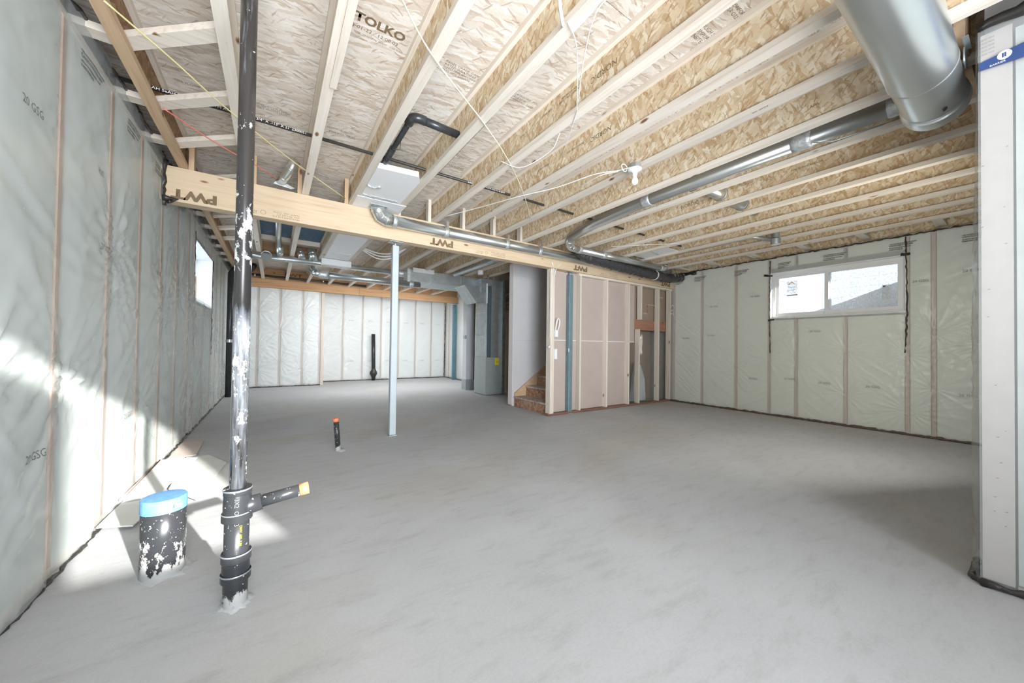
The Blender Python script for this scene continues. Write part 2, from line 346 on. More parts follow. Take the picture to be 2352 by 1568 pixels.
def text(name, body, size, origin, xd, yd, mat, parent, bold=0.0, sx=1.0, align='LEFT', shear=0.0, spacing=1.0):
    """flat printed lettering, baseline start at origin, running along xd, letters up along yd"""
    c = bpy.data.curves.new(name, 'FONT'); c.body = body; c.size = size; c.align_x = align; c.offset = bold; c.shear = shear
    c.resolution_u = 2; c.space_line = spacing
    o = bpy.data.objects.new('_t', c); COL.objects.link(o)
    dg = bpy.context.evaluated_depsgraph_get(); me = bpy.data.meshes.new_from_object(o.evaluated_get(dg)); bpy.data.objects.remove(o)
    me.name = name
    xd = Vector(xd).normalized(); yd = Vector(yd).normalized(); off = Vector(origin)-wloc(parent)
    for v in me.vertices: v.co = off + xd*(v.co.x*sx) + yd*v.co.y
    me.materials.clear(); me.materials.append(mat)
    o = link(name, me, mat, parent); LAST[0] = o.name; return o

# value noise for the film folds
def vnoise(x, y, seed):
    xi = np.floor(x).astype(np.int64); yi = np.floor(y).astype(np.int64); fx = x-xi; fy = y-yi
    def h(a, b):
        n = (a*374761393 + b*668265263 + seed*1442695041) & 0xffffffff
        n = ((n ^ (n >> 13))*1274126177) & 0xffffffff
        return ((n ^ (n >> 16)) & 0xffff)/65535.0
    sx = fx*fx*(3-2*fx); sy = fy*fy*(3-2*fy)
    return (h(xi, yi)*(1-sx)+h(xi+1, yi)*sx)*(1-sy)+(h(xi, yi+1)*(1-sx)+h(xi+1, yi+1)*sx)*sy
FILM = {}
def sheet(parent, origin, ud, nd_, W, H, res, studs, hole=None, seed=1, amp=1.0, stars=None, name='plastic_film', pleat=0.010, fold=0.011, bulge=0.013, freq=15, reach=0.20):
    """wrinkled film, u along the wall from origin, v up; bulges between the studs, fans of folds at the staples"""
    nu = int(W/res)+1; nv = int(H/res)+1
    u = np.linspace(0, W, nu); v = np.linspace(0, H, nv); U, V = np.meshgrid(u, v, indexing='ij')
    st = np.array(sorted(studs)); idx = np.clip(np.searchsorted(st, U)-1, 0, len(st)-2)
    a = st[idx]; b = st[idx+1]; fr = np.clip((U-a)/(b-a), 0, 1)
    hh = 0.004+amp*bulge*np.power(np.clip(np.sin(PI*fr), 0, 1), 0.6)*(0.55+0.9*vnoise(U*1.3+7, V*0.9, seed))
    tension = 1.0-0.75*np.clip(V/H, 0, 1)**1.5        # looser near the floor
    wx = U+0.05*vnoise(U*2, V*2, seed+5); wy = V+0.05*vnoise(U*2+9, V*2, seed+6)
    d1 = wx*0.45+wy*1.0; d2 = -wx*0.75+wy*0.9
    f1 = np.abs(2*vnoise(d1*freq, (wx-wy)*0.8, seed+1)-1)**0.8; f2 = np.abs(2*vnoise(d2*freq*1.2, (wx+wy)*0.9, seed+2)-1)**0.8
    m = vnoise(U*1.7, V*1.7, seed+3)
    env = np.clip(np.sin(PI*fr)*1.6, 0, 1)
    hh += amp*fold*env*tension*(np.where(m > 0.5, 1-f1, 1-f2))
    hh += amp*0.0018*(vnoise(U*30, V*30, seed+4)-0.5)
    rnd = random.Random(seed)
    S = stars if stars is not None else []
    if stars is None:
        for s in st:
            for k in range(2): S.append((s, rnd.uniform(0.15, H*0.62), rnd.uniform(0.5, 1.0)))
    for (su, sv, sa) in S:
        du = U-su; dv = V-sv; rr = np.hypot(du, dv); th = np.arctan2(dv, du)
        k = rnd.choice((13, 17, 21)); ph = rnd.uniform(0, 6)
        fan = np.clip(np.sin(th*k+ph+2.5*vnoise(rr*3+su, th*2, seed+8)), 0, 1)
        hh += sa*amp*pleat*fan*np.exp(-rr/reach)*np.clip(rr/0.05, 0, 1)
    off = wloc(parent); O = Vector(origin)-off; ud = Vector(ud); n = Vector(nd_)
    pts = np.empty((nu, nv, 3))
    for i in range(3): pts[..., i] = O[i]+U*ud[i]+V*(1 if i == 2 else 0)+hh*n[i]
    ii, jj = np.meshgrid(np.arange(nu-1), np.arange(nv-1), indexing='ij')
    keep = np.ones(ii.shape, bool)
    if hole:
        uc = (u[:-1]+u[1:])/2; vc = (v[:-1]+v[1:])/2
        A, B = np.meshgrid(uc, vc, indexing='ij')
        keep = ~((A > hole[0]) & (A < hole[1]) & (B > hole[2]) & (B < hole[3]))
    ii = ii[keep]; jj = jj[keep]; q = ii*nv+jj
    faces = np.stack([q, q+nv, q+nv+1, q+1], 1)
    me = bpy.data.meshes.new(name); me.vertices.add(nu*nv); me.vertices.foreach_set('co', pts.reshape(-1))
    nf = len(faces); me.loops.add(nf*4); me.loops.foreach_set('vertex_index', faces.reshape(-1).astype(np.int32))
    me.polygons.add(nf); me.polygons.foreach_set('loop_start', np.arange(0, nf*4, 4, dtype=np.int32)); me.polygons.foreach_set('loop_total', np.full(nf, 4, dtype=np.int32))
    me.update(calc_edges=True); me.validate()
    bm = bmesh.new(); bm.from_mesh(me); bmesh.ops.delete(bm, geom=[x for x in bm.verts if not x.link_faces], context='VERTS'); bm.to_mesh(me); bm.free()
    o = link(name, me, POLY, parent, smooth=True)
    from mathutils.bvhtree import BVHTree
    FILM[parent.name] = (BVHTree.FromPolygons([v.co[:] for v in me.vertices], [p.vertices[:] for p in me.polygons]), n) if parent.name not in FILM else FILM[parent.name]
    return o
def conform(o):
    """lay lettering onto the folds of the film behind it"""
    t, n = FILM[o.parent.name]
    for v in o.data.vertices:
        h = t.ray_cast(v.co+n*0.2, -n, 0.4)
        if h[0] is not None: v.co = h[0]+n*0.0015
    return o
def bead(name, pts, r, parent, jitter=0.006, step=0.035, seed=3, mat=None):
    """wavy bead of black sealant"""
    rnd = random.Random(seed); P = []; R = []
    for a, b in zip(pts[:-1], pts[1:]):
        a = Vector(a); b = Vector(b); n = max(2, int((b-a).length/step))
        for k in range(n):
            q = a.lerp(b, k/n); P.append(q+Vector((rnd.uniform(-1, 1), rnd.uniform(-1, 1), rnd.uniform(-1, 1)))*jitter); R.append(r*rnd.uniform(0.55, 1.35))
    P.append(Vector(pts[-1])); R.append(r)
    return tube(name, P, R, mat or SEAL, parent, n=8)

ORD = ['zeroth', 'first', 'second', 'third', 'fourth', 'fifth', 'sixth', 'seventh', 'eighth', 'ninth', 'tenth', 'eleventh', 'twelfth', 'thirteenth', 'fourteenth', 'fifteenth', 'sixteenth', 'seventeenth', 'eighteenth']

# ================================================================== SETTING
XL, XR = -0.85, 6.99
ZB, ZD = 2.668, 2.955      # underside of the joists, underside of the floor deck
YBACK, YFAR = -2.2, 11.7
fl = box('floor', -1.1, 7.3, YBACK-0.2, YFAR+0.3, -0.12, 0.0, FLOORM); tag(fl, 'smooth grey troweled concrete slab of the basement', kind='structure')

ceil = box('ceiling', -1.1, 7.3, YBACK-0.2, YFAR+0.3, ZD+0.019, ZD+0.10, OSB_DARK); tag(ceil, 'underside of the strand board floor deck', kind='structure')
row = 0
y = 2.51-1.22*4
pm = None
while y < YFAR:
    xs = -1.0-(row % 2)*1.22; row += 1
    while xs < 7.2:
        x0, x1 = max(xs, -1.05), min(xs+2.44, 7.25)
        if x1-x0 > 0.05:
            pnl = box('deck_panel', x0+0.0025, x1-0.0025, y+0.0025, y+1.2175, ZD, ZD+0.018, OSB_DECK, ceil)
        xs += 2.44
    y += 1.22

def stud_wall(w, axis, face, ys, z0, z1, depth, mat, plates=None, width=0.038, sign=-1):
    """studs (and the batts between) behind a film at coordinate face; sign = direction into the wall"""
    ys = sorted(ys)
    for s in ys:
        a, b = sorted((face, face+sign*depth))
        if axis == 'x': box('stud', a, b, s-width/2, s+width/2, z0, z1, mat, w)
        else: box('stud', s-width/2, s+width/2, a, b, z0, z1, mat, w)
def batts(w, axis, face, ys, z0, z1, sign=-1, hole=None, mat=None):
    mat = mat or BATT
    ys = sorted(ys)
    for s, e in zip(ys[:-1], ys[1:]):
        s2, e2 = s+0.026, e-0.026
        if e2-s2 < 0.03: continue
        parts = [(z0, z1)]
        if hole and e2 > hole[0]+0.02 and s2 < hole[1]-0.02: parts = [(z0, hole[2]-0.04), (hole[3]+0.09, z1)]
        a, b = sorted((face+sign*0.006, face+sign*0.085))
        for (p, q) in parts:
            if axis == 'x': box('insulation_batt', a, b, s2, e2, p, q, mat, w)
            else: box('insulation_batt', s2, e2, a, b, p, q, mat, w)

# ---- left wall
wl = boxes('wall_left', [(-1.15, -0.95, YBACK, 5.93, 0, 2.955), (-1.15, -0.95, 5.93, 7.47, 0, 1.62), (-1.15, -0.95, 5.93, 7.47, 2.42, 2.955), (-1.15, -0.95, 7.47, YFAR, 0, 2.955)], CONC_W)
tag(wl, 'long left wall under milky plastic film with studs and batts showing through', kind='structure')
LS = [-2.1, -1.69, -1.08, -0.47, 0.14, 0.75, 1.36, 1.97, 2.58, 3.19, 3.79, 4.40, 5.01, 5.62, 5.93, 6.70, 7.47, 8.08, 8.69, 9.30, 9.91, 10.6]
WIN2 = (5.95, 7.45, 1.64, 2.40)
for s in LS:
    if s == 6.70:
        box('stud', XL-0.09, XL, s-0.019, s+0.019, 0.038, 1.60, STUDM['z'], wl); continue
    box('stud', XL-0.09, XL, s-0.019, s+0.019, 0.038, 2.63, STUDM['z'], wl)
box('plate', XL-0.09, XL, YBACK, 10.7, 0, 0.038, PINE['y'], wl); box('plate', XL-0.09, XL, YBACK, 10.7, 2.63, 2.668, PINE['y'], wl)
batts(wl, 'x', XL, LS, 0.04, 2.63, hole=WIN2, mat=plain('shade_toned_batt', (0.60, 0.65, 0.63), 0.95, var=0.06, scale=4))  # greyed batts: shade on the left wall put into their colour
sheet(wl, (XL, YBACK, 0.012), (0, 1, 0), (1, 0, 0), 10.7-YBACK, 2.745, 0.021, [s-YBACK for s in LS], hole=(WIN2[0]-YBACK, WIN2[1]-YBACK, WIN2[2], WIN2[3]), seed=11, amp=1.2, pleat=0.017, fold=0.014, freq=10, reach=0.26)
bead('sealant_bead', [(XL+0.012, YBACK, 2.745), (XL+0.012, 10.6, 2.745)], 0.011, wl, 0.008)
bead('sealant_bead', [(XL+0.03, YBACK, 0.006), (XL+0.03, 10.7, 0.006)], 0.010, wl, 0.007, seed=5)
box('rim_board', -1.02, -0.985, YBACK, YFAR, 2.70, 2.955, RIM, wl)
for k, yy in enumerate((0.9, 2.05, 3.05, 3.62, 4.25, 5.2, 6.4, 7.7)):
    box('dark_gap_patch', -0.984, -0.98, yy, yy+0.18, 2.71, 2.95, DULLBLK, wl)  # black patches stand in for the dark gaps along the rim
for (yy, ln) in ((1.9, 0.5), (2.9, 0.33), (3.55, 0.4)):      # loose film pulled up to the rim
    prism('film_flap', [(XL+0.004, yy, 2.745), (XL+0.004, yy+ln, 2.745), (-0.975, yy+ln*0.8, 2.90), (-0.975, yy+ln*0.2, 2.88)], (0.002, 0, 0), POLY, wl)
def stamp(parent, o, xd, n, mat=INKG, wdt=0.30, seed=0):
    """five line print block of the film"""
    o = Vector(o); xd = Vector(xd)
    for k, (body, sz) in enumerate((("6 MIL POLYETHYLENE VAPOUR BARRIER", 0.015), ("CAN/CGSB-51.34-M86", 0.026), ("AIR VAPOUR BARRIER FILM  CCMC", 0.014), ("PARE-VAPEUR", 0.022))):
        text('film_print', body, sz, o+Vector((0, 0, -0.026*k)), xd, (0, 0, 1), mat, parent, sx=wdt/0.30*(1.0 if k != 1 else 0.95), bold=0.0012)
        conform(bpy.data.objects[LAST[0]])
for yy in (2.70, 3.36, 4.02, 5.0, 1.9): stamp(wl, (XL+0.031, yy, 2.57), (0, 1, 0), (1, 0, 0))
for (yy, zz) in ((2.20, 2.03), (2.25, 0.60), (2.95, 1.62), (3.4, 0.58), (4.1, 1.66), (0.9, 1.3)):
    conform(text('batt_print', '20 GSG', 0.05, (XL+0.032, yy, zz), (0, 1, 0), (0, 0, 1), INKG, wl))
conform(text('batt_print', 'R20', 0.05, (XL+0.032, 2.9, 2.03), (0, 1, 0), (0, 0, 1), INKG, wl))

fg = POLY.copy(); fg.name = 'shade_toned_film'  # darker, cooler film copy: shade of the left wall put into its colour
for q in fg.node_tree.nodes:
    if q.type == 'BSDF_PRINCIPLED': q.inputs['Base Color'].default_value = (0.74, 0.79, 0.79, 1)
for q in wl.children:
    if q.name.startswith('plastic_film'): q.data.materials.clear(); q.data.materials.append(fg)
# window 2 in the left wall (deep white reveal)
w2 = boxes('window_2', [(-1.12, XL+0.01, WIN2[0]-0.012, WIN2[0], WIN2[2], WIN2[3]), (-1.12, XL+0.01, WIN2[1], WIN2[1]+0.012, WIN2[2], WIN2[3]), (-1.12, XL+0.01, WIN2[0]-0.012, WIN2[1]+0.012, WIN2[3], WIN2[3]+0.012), (-1.12, XL+0.01, WIN2[0]-0.012, WIN2[1]+0.012, WIN2[2]-0.012, WIN2[2])], VINYL)
tag(w2, 'small high window in the left wall with a deep white lined reveal', kind='structure')
boxes('window_frame', [(-1.11, -1.07, WIN2[0], WIN2[0]+0.05, WIN2[2], WIN2[3]), (-1.11, -1.07, WIN2[1]-0.05, WIN2[1], WIN2[2], WIN2[3]), (-1.11, -1.07, WIN2[0], WIN2[1], WIN2[2], WIN2[2]+0.05), (-1.11, -1.07, WIN2[0], WIN2[1], WIN2[3]-0.05, WIN2[3]), (-1.11, -1.07, 6.68, 6.72, WIN2[2], WIN2[3])], VINYL, w2)
box('pane', -1.095, -1.09, WIN2[0]+0.05, WIN2[1]-0.05, WIN2[2]+0.05, WIN2[3]-0.05, glass_mat('glass_left', 0.08), w2)
box('jamb_board', -1.066, -1.03, WIN2[1]-0.004, WIN2[1], WIN2[2], WIN2[2]+0.5, WARM['z'], w2)
bead('sealant_bead', [(XL+0.012, WIN2[0]-0.02, 1.0), (XL+0.012, WIN2[0]-0.02, 2.50)], 0.005, w2, 0.004, seed=15)
bead('sealant_bead', [(XL+0.012, WIN2[1]+0.03, 0.9), (XL+0.012, WIN2[1]+0.03, 2.42)], 0.006, w2, 0.005, seed=16)

# ---- right wall
WIN1 = (1.005, 2.55, 1.64, 2.385)
wr = boxes('wall_right', [(7.10, 7.30, YBACK, WIN1[0], 0, 2.955), (7.10, 7.30, WIN1[1], YFAR, 0, 2.955), (7.10, 7.30, WIN1[0], WIN1[1], 0, WIN1[2]), (7.10, 7.30, WIN1[0], WIN1[1], WIN1[3], 2.955)], CONC_W)
tag(wr, 'right wall of pale green batts and pinkish studs behind clear plastic film', kind='structure')
RS = [0.17, 0.757, 0.985, 1.60, 2.197, 2.57, 3.094, 3.711, 4.30]
for s in RS:
    hi = 2.63
    if s in (1.60, 2.197): hi = 1.60
    box('stud', XR, XR+0.09, s-0.019, s+0.019, 0.038, hi, STUDM['z'], wr)
box('plate', XR, XR+0.09, 0.16, 4.35, 0, 0.038, PINE['y'], wr); box('plate', XR, XR+0.09, 0.16, 4.35, 2.63, 2.668, PINE['y'], wr)
batts(wr, 'x', XR, [RS[0], RS[1], RS[2], RS[3], RS[4], RS[5], RS[6], RS[7], RS[8]], 0.04, 2.63, sign=1, hole=WIN1)
sheet(wr, (XR, 0.16, 0.012), (0, 1, 0), (-1, 0, 0), 4.22, 2.635, 0.0125, [s-0.16 for s in RS], hole=(WIN1[0]-0.16, WIN1[1]-0.16, WIN1[2], WIN1[3]), seed=23, amp=1.0, pleat=0.018, freq=11, reach=0.26,
      stars=[(s-0.16, z, a) for s, z, a in ((0.757, 1.33, 0.9), (0.757, 0.62, 0.8), (0.985, 1.05, 1.0), (0.985, 0.3, 0.9), (1.6, 1.1, 0.8), (1.6, 0.45, 0.8), (2.197, 0.95, 0.8), (2.197, 1.5, 0.6), (3.094, 0.7, 0.6), (3.711, 0.9, 0.5), (0.35, 1.2, 0.8), (2.57, 0.9, 0.6))])
bead('sealant_bead', [(XR-0.012, 0.16, 2.652), (XR-0.012, 4.30, 2.652)], 0.011, wr, 0.008, seed=31)
bead('sealant_bead', [(XR-0.02, 0.16, 0.014), (XR-0.02, 4.35, 0.014)], 0.020, wr, 0.005, seed=32, mat=plain('brown_sealant', (0.10, 0.075, 0.06), 0.5, var=0.3, scale=30))
bead('sealant_bead', [(XR-0.014, WIN1[0]-0.01, 2.63), (XR-0.014, WIN1[0]-0.02, 1.62), (XR-0.014, WIN1[0]+0.0, 1.09)], 0.008, wr, 0.005, seed=33)
bead('sealant_bead', [(XR-0.014, WIN1[1]+0.005, 2.60), (XR-0.014, WIN1[1]+0.01, 1.60), (XR-0.014, WIN1[1], 1.05)], 0.006, wr, 0.005, seed=34)
for (yy, zz, ww) in ((3.12, 2.50, 0.27), (3.86, 2.50, 0.26), (2.44, 2.515, 0.2), (1.85, 2.53, 0.3), (1.15, 2.535, 0.28), (0.53, 2.505, 0.26), (4.25, 2.49, 0.2)):
    stamp(wr, (XR-0.030, yy, zz+0.02), (0, -1, 0), (-1, 0, 0), wdt=ww)
for (yy, zz) in ((2.02, 1.385), (2.88, 0.58), (1.91, 0.595), (1.38, 0.59), (0.56, 0.565), (0.94, 2.01), (0.53, 2.08), (3.6, 1.35), (3.55, 1.9), (2.85, 2.02), (4.1, 1.3), (2.35, 0.62)):
    conform(text('batt_print', '20 GSG', 0.045, (XR-0.032, yy, zz), (0, -1, 0), (0, 0, 1), INKG, wr))
bead('tape_scrap', [(XR-0.02, WIN1[1]+0.08, 2.37), (XR-0.02, WIN1[1]-0.03, 2.35)], 0.016, wr, 0.006, seed=35)
bead('tape_scrap', [(XR-0.02, WIN1[0]+0.03, 2.40), (XR-0.02, WIN1[0]-0.05, 2.40)], 0.016, wr, 0.004, seed=36)
bead('tape_scrap', [(XR-0.02, WIN1[1]+0.03, 1.60), (XR-0.02, WIN1[1]-0.06, 1.61)], 0.013, wr, 0.005, seed=37)

# window 1 (slider): frame, two sashes, panes, stickers
w1 = boxes('window_1', [(XR-0.012, 7.16, WIN1[0]-0.014, WIN1[0], WIN1[2]-0.014, WIN1[3]+0.014), (XR-0.012, 7.16, WIN1[1], WIN1[1]+0.014, WIN1[2]-0.014, WIN1[3]+0.014), (XR-0.012, 7.16, WIN1[0], WIN1[1], WIN1[3], WIN1[3]+0.014), (XR-0.012, 7.16, WIN1[0], WIN1[1], WIN1[2]-0.014, WIN1[2])], VINYL)
tag(w1, 'white vinyl two-pane sliding window high in the right wall', kind='structure')
ym = 1.82
def frame(name, x0, x1, y0, y1, z0, z1, t, mat, parent):
    return boxes(name, [(x0, x1, y0, y0+t, z0, z1), (x0, x1, y1-t, y1, z0, z1), (x0, x1, y0+t, y1-t, z0, z0+t), (x0, x1, y0+t, y1-t, z1-t, z1)], mat, parent)
frame('window_frame', 7.06, 7.15, WIN1[0], WIN1[1], WIN1[2], WIN1[3], 0.045, VINYL, w1)
sa = frame('sash', 7.09, 7.12, ym-0.03, WIN1[1]-0.045, WIN1[2]+0.04, WIN1[3]-0.04, 0.040, VINYL, w1)
sb = frame('sash', 7.055, 7.085, WIN1[0]+0.03, ym+0.04, WIN1[2]+0.035, WIN1[3]-0.035, 0.048, VINYL, w1)
box('pane', 7.104, 7.107, ym+0.01, WIN1[1]-0.085, WIN1[2]+0.08, WIN1[3]-0.08, glass_mat('glass_clear', 0.10), w1)
box('pane', 7.068, 7.071, WIN1[0]+0.078, ym-0.008, WIN1[2]+0.083, WIN1[3]-0.083, glass_mat('glass_frosty', 0.34), w1)
stk = box('sticker', 7.100, 7.102, 2.21, 2.36, 2.0, 2.25, glass_mat('translucent_sticker', 0.45), w1)
text('sticker_print', 'FANCY', 0.050, (7.098, 2.225, 2.125), (0, 1, 0), (0, 0, 1), INKG, stk, sx=0.75)
text('sticker_print', 'WINDOWS', 0.032, (7.098, 2.225, 2.085), (0, 1, 0), (0, 0, 1), INKG, stk, sx=0.75)
prism('sticker_logo', [(7.0985, 2.235, 2.185), (7.0985, 2.29, 2.235), (7.0985, 2.345, 2.185), (7.0985, 2.33, 2.185), (7.0985, 2.29, 2.218), (7.0985, 2.25, 2.185)], (-0.0005, 0, 0), plain('orange_print', (0.85, 0.5, 0.2), 0.5), stk)
box('sticker_stripe', 7.098, 7.0995, 2.212, 2.358, 2.002, 2.018, INKG, stk)
lab = box('label_sheet', 7.062, 7.064, 1.145, 1.235, 1.83, 2.03, glass_mat('translucent_label', 0.55), w1)
box('label_mark', 7.060, 7.0615, 1.20, 1.225, 2.0, 2.02, INK, lab)

# outside the right window: snow bank, neighbour's siding
sn = prism('snow_bank', [(7.32, -1.5, 1.2), (7.32, 2.9, 1.2), (7.32, 2.3, 1.66), (7.32, 1.7, 1.86), (7.32, 1.2, 2.06), (7.32, 0.6, 2.30), (7.32, -1.5, 2.5)], (0.8, 0, 0), plain('snow', (0.62, 0.66, 0.70), 0.8, var=0.12, scale=50, bump=0.6))
tag(sn, 'bank of snow sloping up against the outside of the window', 'snow')
nb = thing('neighbour_wall', (10.5, 1.5, 1.2), 'white lap-sided wall of the house next door, seen through window', 'house wall')
for k in range(9): box('siding_board', 10.5, 10.54+0.01*(k % 2), -2, 6, 1.3+k*0.2, 1.495+k*0.2, plain('siding', (0.78, 0.8, 0.82), 0.6) if k == 0 else bpy.data.materials['siding'], nb)
og = box('ground_outside', 7.32, 12, -4, 12, 1.1, 1.2, bpy.data.materials['snow']); tag(og, 'snow covered ground outside the basement windows', kind='structure')

# ---- far walls
wf = box('wall_far', -1.1, 7.3, YFAR, YFAR+0.15, 0, 2.955, CONC_W); tag(wf, 'far wall of white batts and thin pink studs behind clear film', kind='structure')
FS = [1.14, 1.75, 2.18, 2.62, 3.05, 3.48, 3.92, 4.35, 4.90]
FS = [1.14, 1.71, 2.26, 2.81, 3.36, 3.91, 4.46, 4.94]
YF = 11.58
for s in FS: box('stud', s-0.019, s+0.019, YF, YF+0.09, 0.038, 2.46, STUDM['z'], wf)
box('plate', 1.12, 4.97, YF, YF+0.09, 0, 0.038, DARKW, wf)
batts(wf, 'y', YF, FS, 0.04, 2.9, sign=1, mat=BATTW)
sheet(wf, (1.12, YF, 0.02), (1, 0, 0), (0, -1, 0), 3.85, 2.75, 0.022, [s-1.12 for s in FS], seed=41, amp=1.2, pleat=0.020, fold=0.012, freq=11,
      stars=[(0.6, 1.5, 1.0), (0.6, 0.9, 1.0), (0.6, 2.1, 0.8), (0.1, 0.9, 1.0), (1.15, 1.7, 0.8), (1.15, 0.6, 0.6), (2.8, 0.5, 0.6), (3.3, 1.0, 0.5)])
bead('sealant_bead', [(1.15, YF-0.02, 0.01), (4.95, YF-0.02, 0.01)], 0.014, wf, 0.006, seed=42)
bead('sealant_bead', [(4.94, YF-0.02, 0.05), (4.95, YF-0.02, 2.46)], 0.012, wf, 0.006, seed=43)
for k, s in enumerate(FS[1:-1]):
    conform(text('batt_print', '20 GSG', 0.045, (s+0.15, YF-0.035, 1.80), (1, 0, 0), (0, 0, 1), INKG, wf))
    conform(text('batt_print', '20 GSG', 0.045, (s+0.15, YF-0.035, 0.58), (1, 0, 0), (0, 0, 1), INKG, wf))
wfl = box('wall_far_left', -1.1, 1.12, 10.82, YFAR, 0, 2.955, CONC_W); tag(wfl, 'far left wall jutting forward behind the black pipe, crinkled shiny film', kind='structure')
GS = [-0.83, -0.33, 0.13, 0.62, 1.02]
YG = 10.73
for s in GS: box('stud', s-0.019, s+0.019, YG, YG+0.09, 0.038, 2.46, STUDM['z'], wfl)
box('stud', 1.05, 1.12, YG-0.02, YG+0.09, 0.0, 2.46, PINE['z'], wfl)
box('plate', -0.85, 1.05, YG, YG+0.09, 0, 0.038, DARKW, wfl)
batts(wfl, 'y', YG, GS, 0.04, 2.9, sign=1, mat=BATTW)
sheet(wfl, (-0.85, YG, 0.02), (1, 0, 0), (0, -1, 0), 1.90, 2.75, 0.017, [s+0.85 for s in GS], seed=51, amp=1.9, pleat=0.014, fold=0.014, freq=11,
      stars=[(0.52, 1.9, 1), (0.52, 1.0, 1), (0.98, 1.4, 1), (0.98, 0.6, 1.2), (1.47, 1.2, 1), (1.47, 0.4, 1), (0.52, 0.4, 1.2), (0.98, 2.1, .8), (1.47, 1.9, 1), (0.2, 0.8, 1)])
bead('sealant_bead', [(-0.85, YG-0.03, 0.01), (1.05, YG-0.03, 0.01)], 0.013, wfl, 0.006, seed=52)
wrt = box('wall_return', 5.09, 5.20, 8.3, YFAR, 0, 2.955, CONC_W); tag(wrt, 'short return wall beside the furnace, insulated and filmed', kind='structure')
HS = [8.32, 8.9, 9.5, 10.1, 10.7, 11.3, 11.55]
for s in HS: box('stud', 4.98, 5.07, s-0.019, s+0.019, 0.038, 2.5, STUDM['z'], wrt)
batts(wrt, 'x', 4.98, HS, 0.04, 2.9, sign=1, mat=BATTW)
sheet(wrt, (4.97, 8.3, 0.02), (0, 1, 0), (-1, 0, 0), 3.27, 2.75, 0.03, [s-8.3 for s in HS], seed=61, amp=1.0)
bead('sealant_bead', [(4.95, 8.3, 0.01), (4.95, 11.55, 0.01)], 0.013, wrt, 0.006, seed=62)

# ---- alcove wall on the right with its end stud, and the wall behind it
wa = boxes('wall_alcove', [(2.93, 3.1, YBACK, 0.02, 0, ZD)], CONC_W); tag(wa, 'end of an insulated wall at the right edge, stud wrapped in film', kind='structure')
box('stud', 2.832, 2.92, 0.067, 0.157, 0.03, 2.64, plain('pale_stud', (0.46, 0.42, 0.39), 0.7, var=0.04, scale=12), wa)
for s in (-0.5, -1.1, -1.7): box('stud', 2.84, 2.93, s-0.019, s+0.019, 0.03, 2.64, PINE['z'], wa)
box('plate', 2.835, 2.93, YBACK, 0.06, 0, 0.03, PINE['y'], wa)
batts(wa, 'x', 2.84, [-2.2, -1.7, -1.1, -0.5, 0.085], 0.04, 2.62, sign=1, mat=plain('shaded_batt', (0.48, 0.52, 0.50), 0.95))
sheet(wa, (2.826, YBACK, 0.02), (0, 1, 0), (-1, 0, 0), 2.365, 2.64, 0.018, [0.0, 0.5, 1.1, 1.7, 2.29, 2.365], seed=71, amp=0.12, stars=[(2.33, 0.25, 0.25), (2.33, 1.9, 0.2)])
sheet(wa, (2.82, 0.163, 0.02), (1, 0, 0), (0, 1, 0), 4.17, 2.64, 0.022, [0, 0.5, 1.1, 1.7, 2.3, 2.9, 3.5, 4.17], seed=72, amp=1.3, stars=[(0.05, 1.2, 0.5), (0.04, 1.7, 0.5)])
boxes('wall_core', [(2.93, 7.1, -0.05, 0.15, 0, 2.955)], CONC_W, wa)
bead('sealant_bead', [(2.815, YBACK, 0.01), (2.81, 0.15, 0.012), (2.84, 0.185, 0.01), (3.1, 0.19, 0.01)], 0.016, wa, 0.007, seed=73)
prism('printed_band', [(2.811, 0.160, 2.462), (2.811, 0.160, 2.50), (2.811, -0.5, 2.60), (2.811, -0.5, 2.40)], (0.002, 0, 0), NAVY, wa)
lathe('printed_disc', [(0.0, 0), (0.021, 0)], (2.8095, 0.088, 2.495), WHITE, wa, axis='x')
text('disc_print', 'II', 0.028, (2.808, 0.096, 2.485), (0, -1, 0), (0, 0, 1), NAVY, wa, bold=0.001)
text('film_print', 'BARRIER', 0.012, (2.809, 0.13, 2.462), (0, -1, 0), (0, 0, 1), WHINK, wa)
for k in range(5): text('film_print', '6 MIL POLY  VAPOUR', 0.012, (2.809, 0.156, 2.60-0.018*k), (0, -1, 0), (0, 0, 1), INKG, wa, sx=0.35)
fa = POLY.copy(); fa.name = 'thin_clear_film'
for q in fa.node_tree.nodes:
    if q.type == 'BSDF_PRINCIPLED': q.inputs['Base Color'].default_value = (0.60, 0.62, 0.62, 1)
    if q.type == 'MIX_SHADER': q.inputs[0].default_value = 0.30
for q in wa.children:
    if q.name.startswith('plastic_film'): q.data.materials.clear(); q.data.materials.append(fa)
rnd = random.Random(21)
for k in range(16):
    yy, zz, ll = rnd.uniform(0.07, 0.15), rnd.uniform(0.3, 2.2), rnd.uniform(0.003, 0.009)
    prism('scuff_mark', [(2.8105, yy, zz), (2.8105, yy+ll, zz-ll*0.3), (2.8105, yy+ll, zz-ll*0.3-0.0015), (2.8105, yy, zz-0.0025)], (0.0005, 0, 0), INK, wa)
bead('tar_strip', [(2.80, 0.165, 2.668), (2.80, -0.6, 2.668)], 0.026, wa, 0.004, seed=74, mat=DULLBLK)

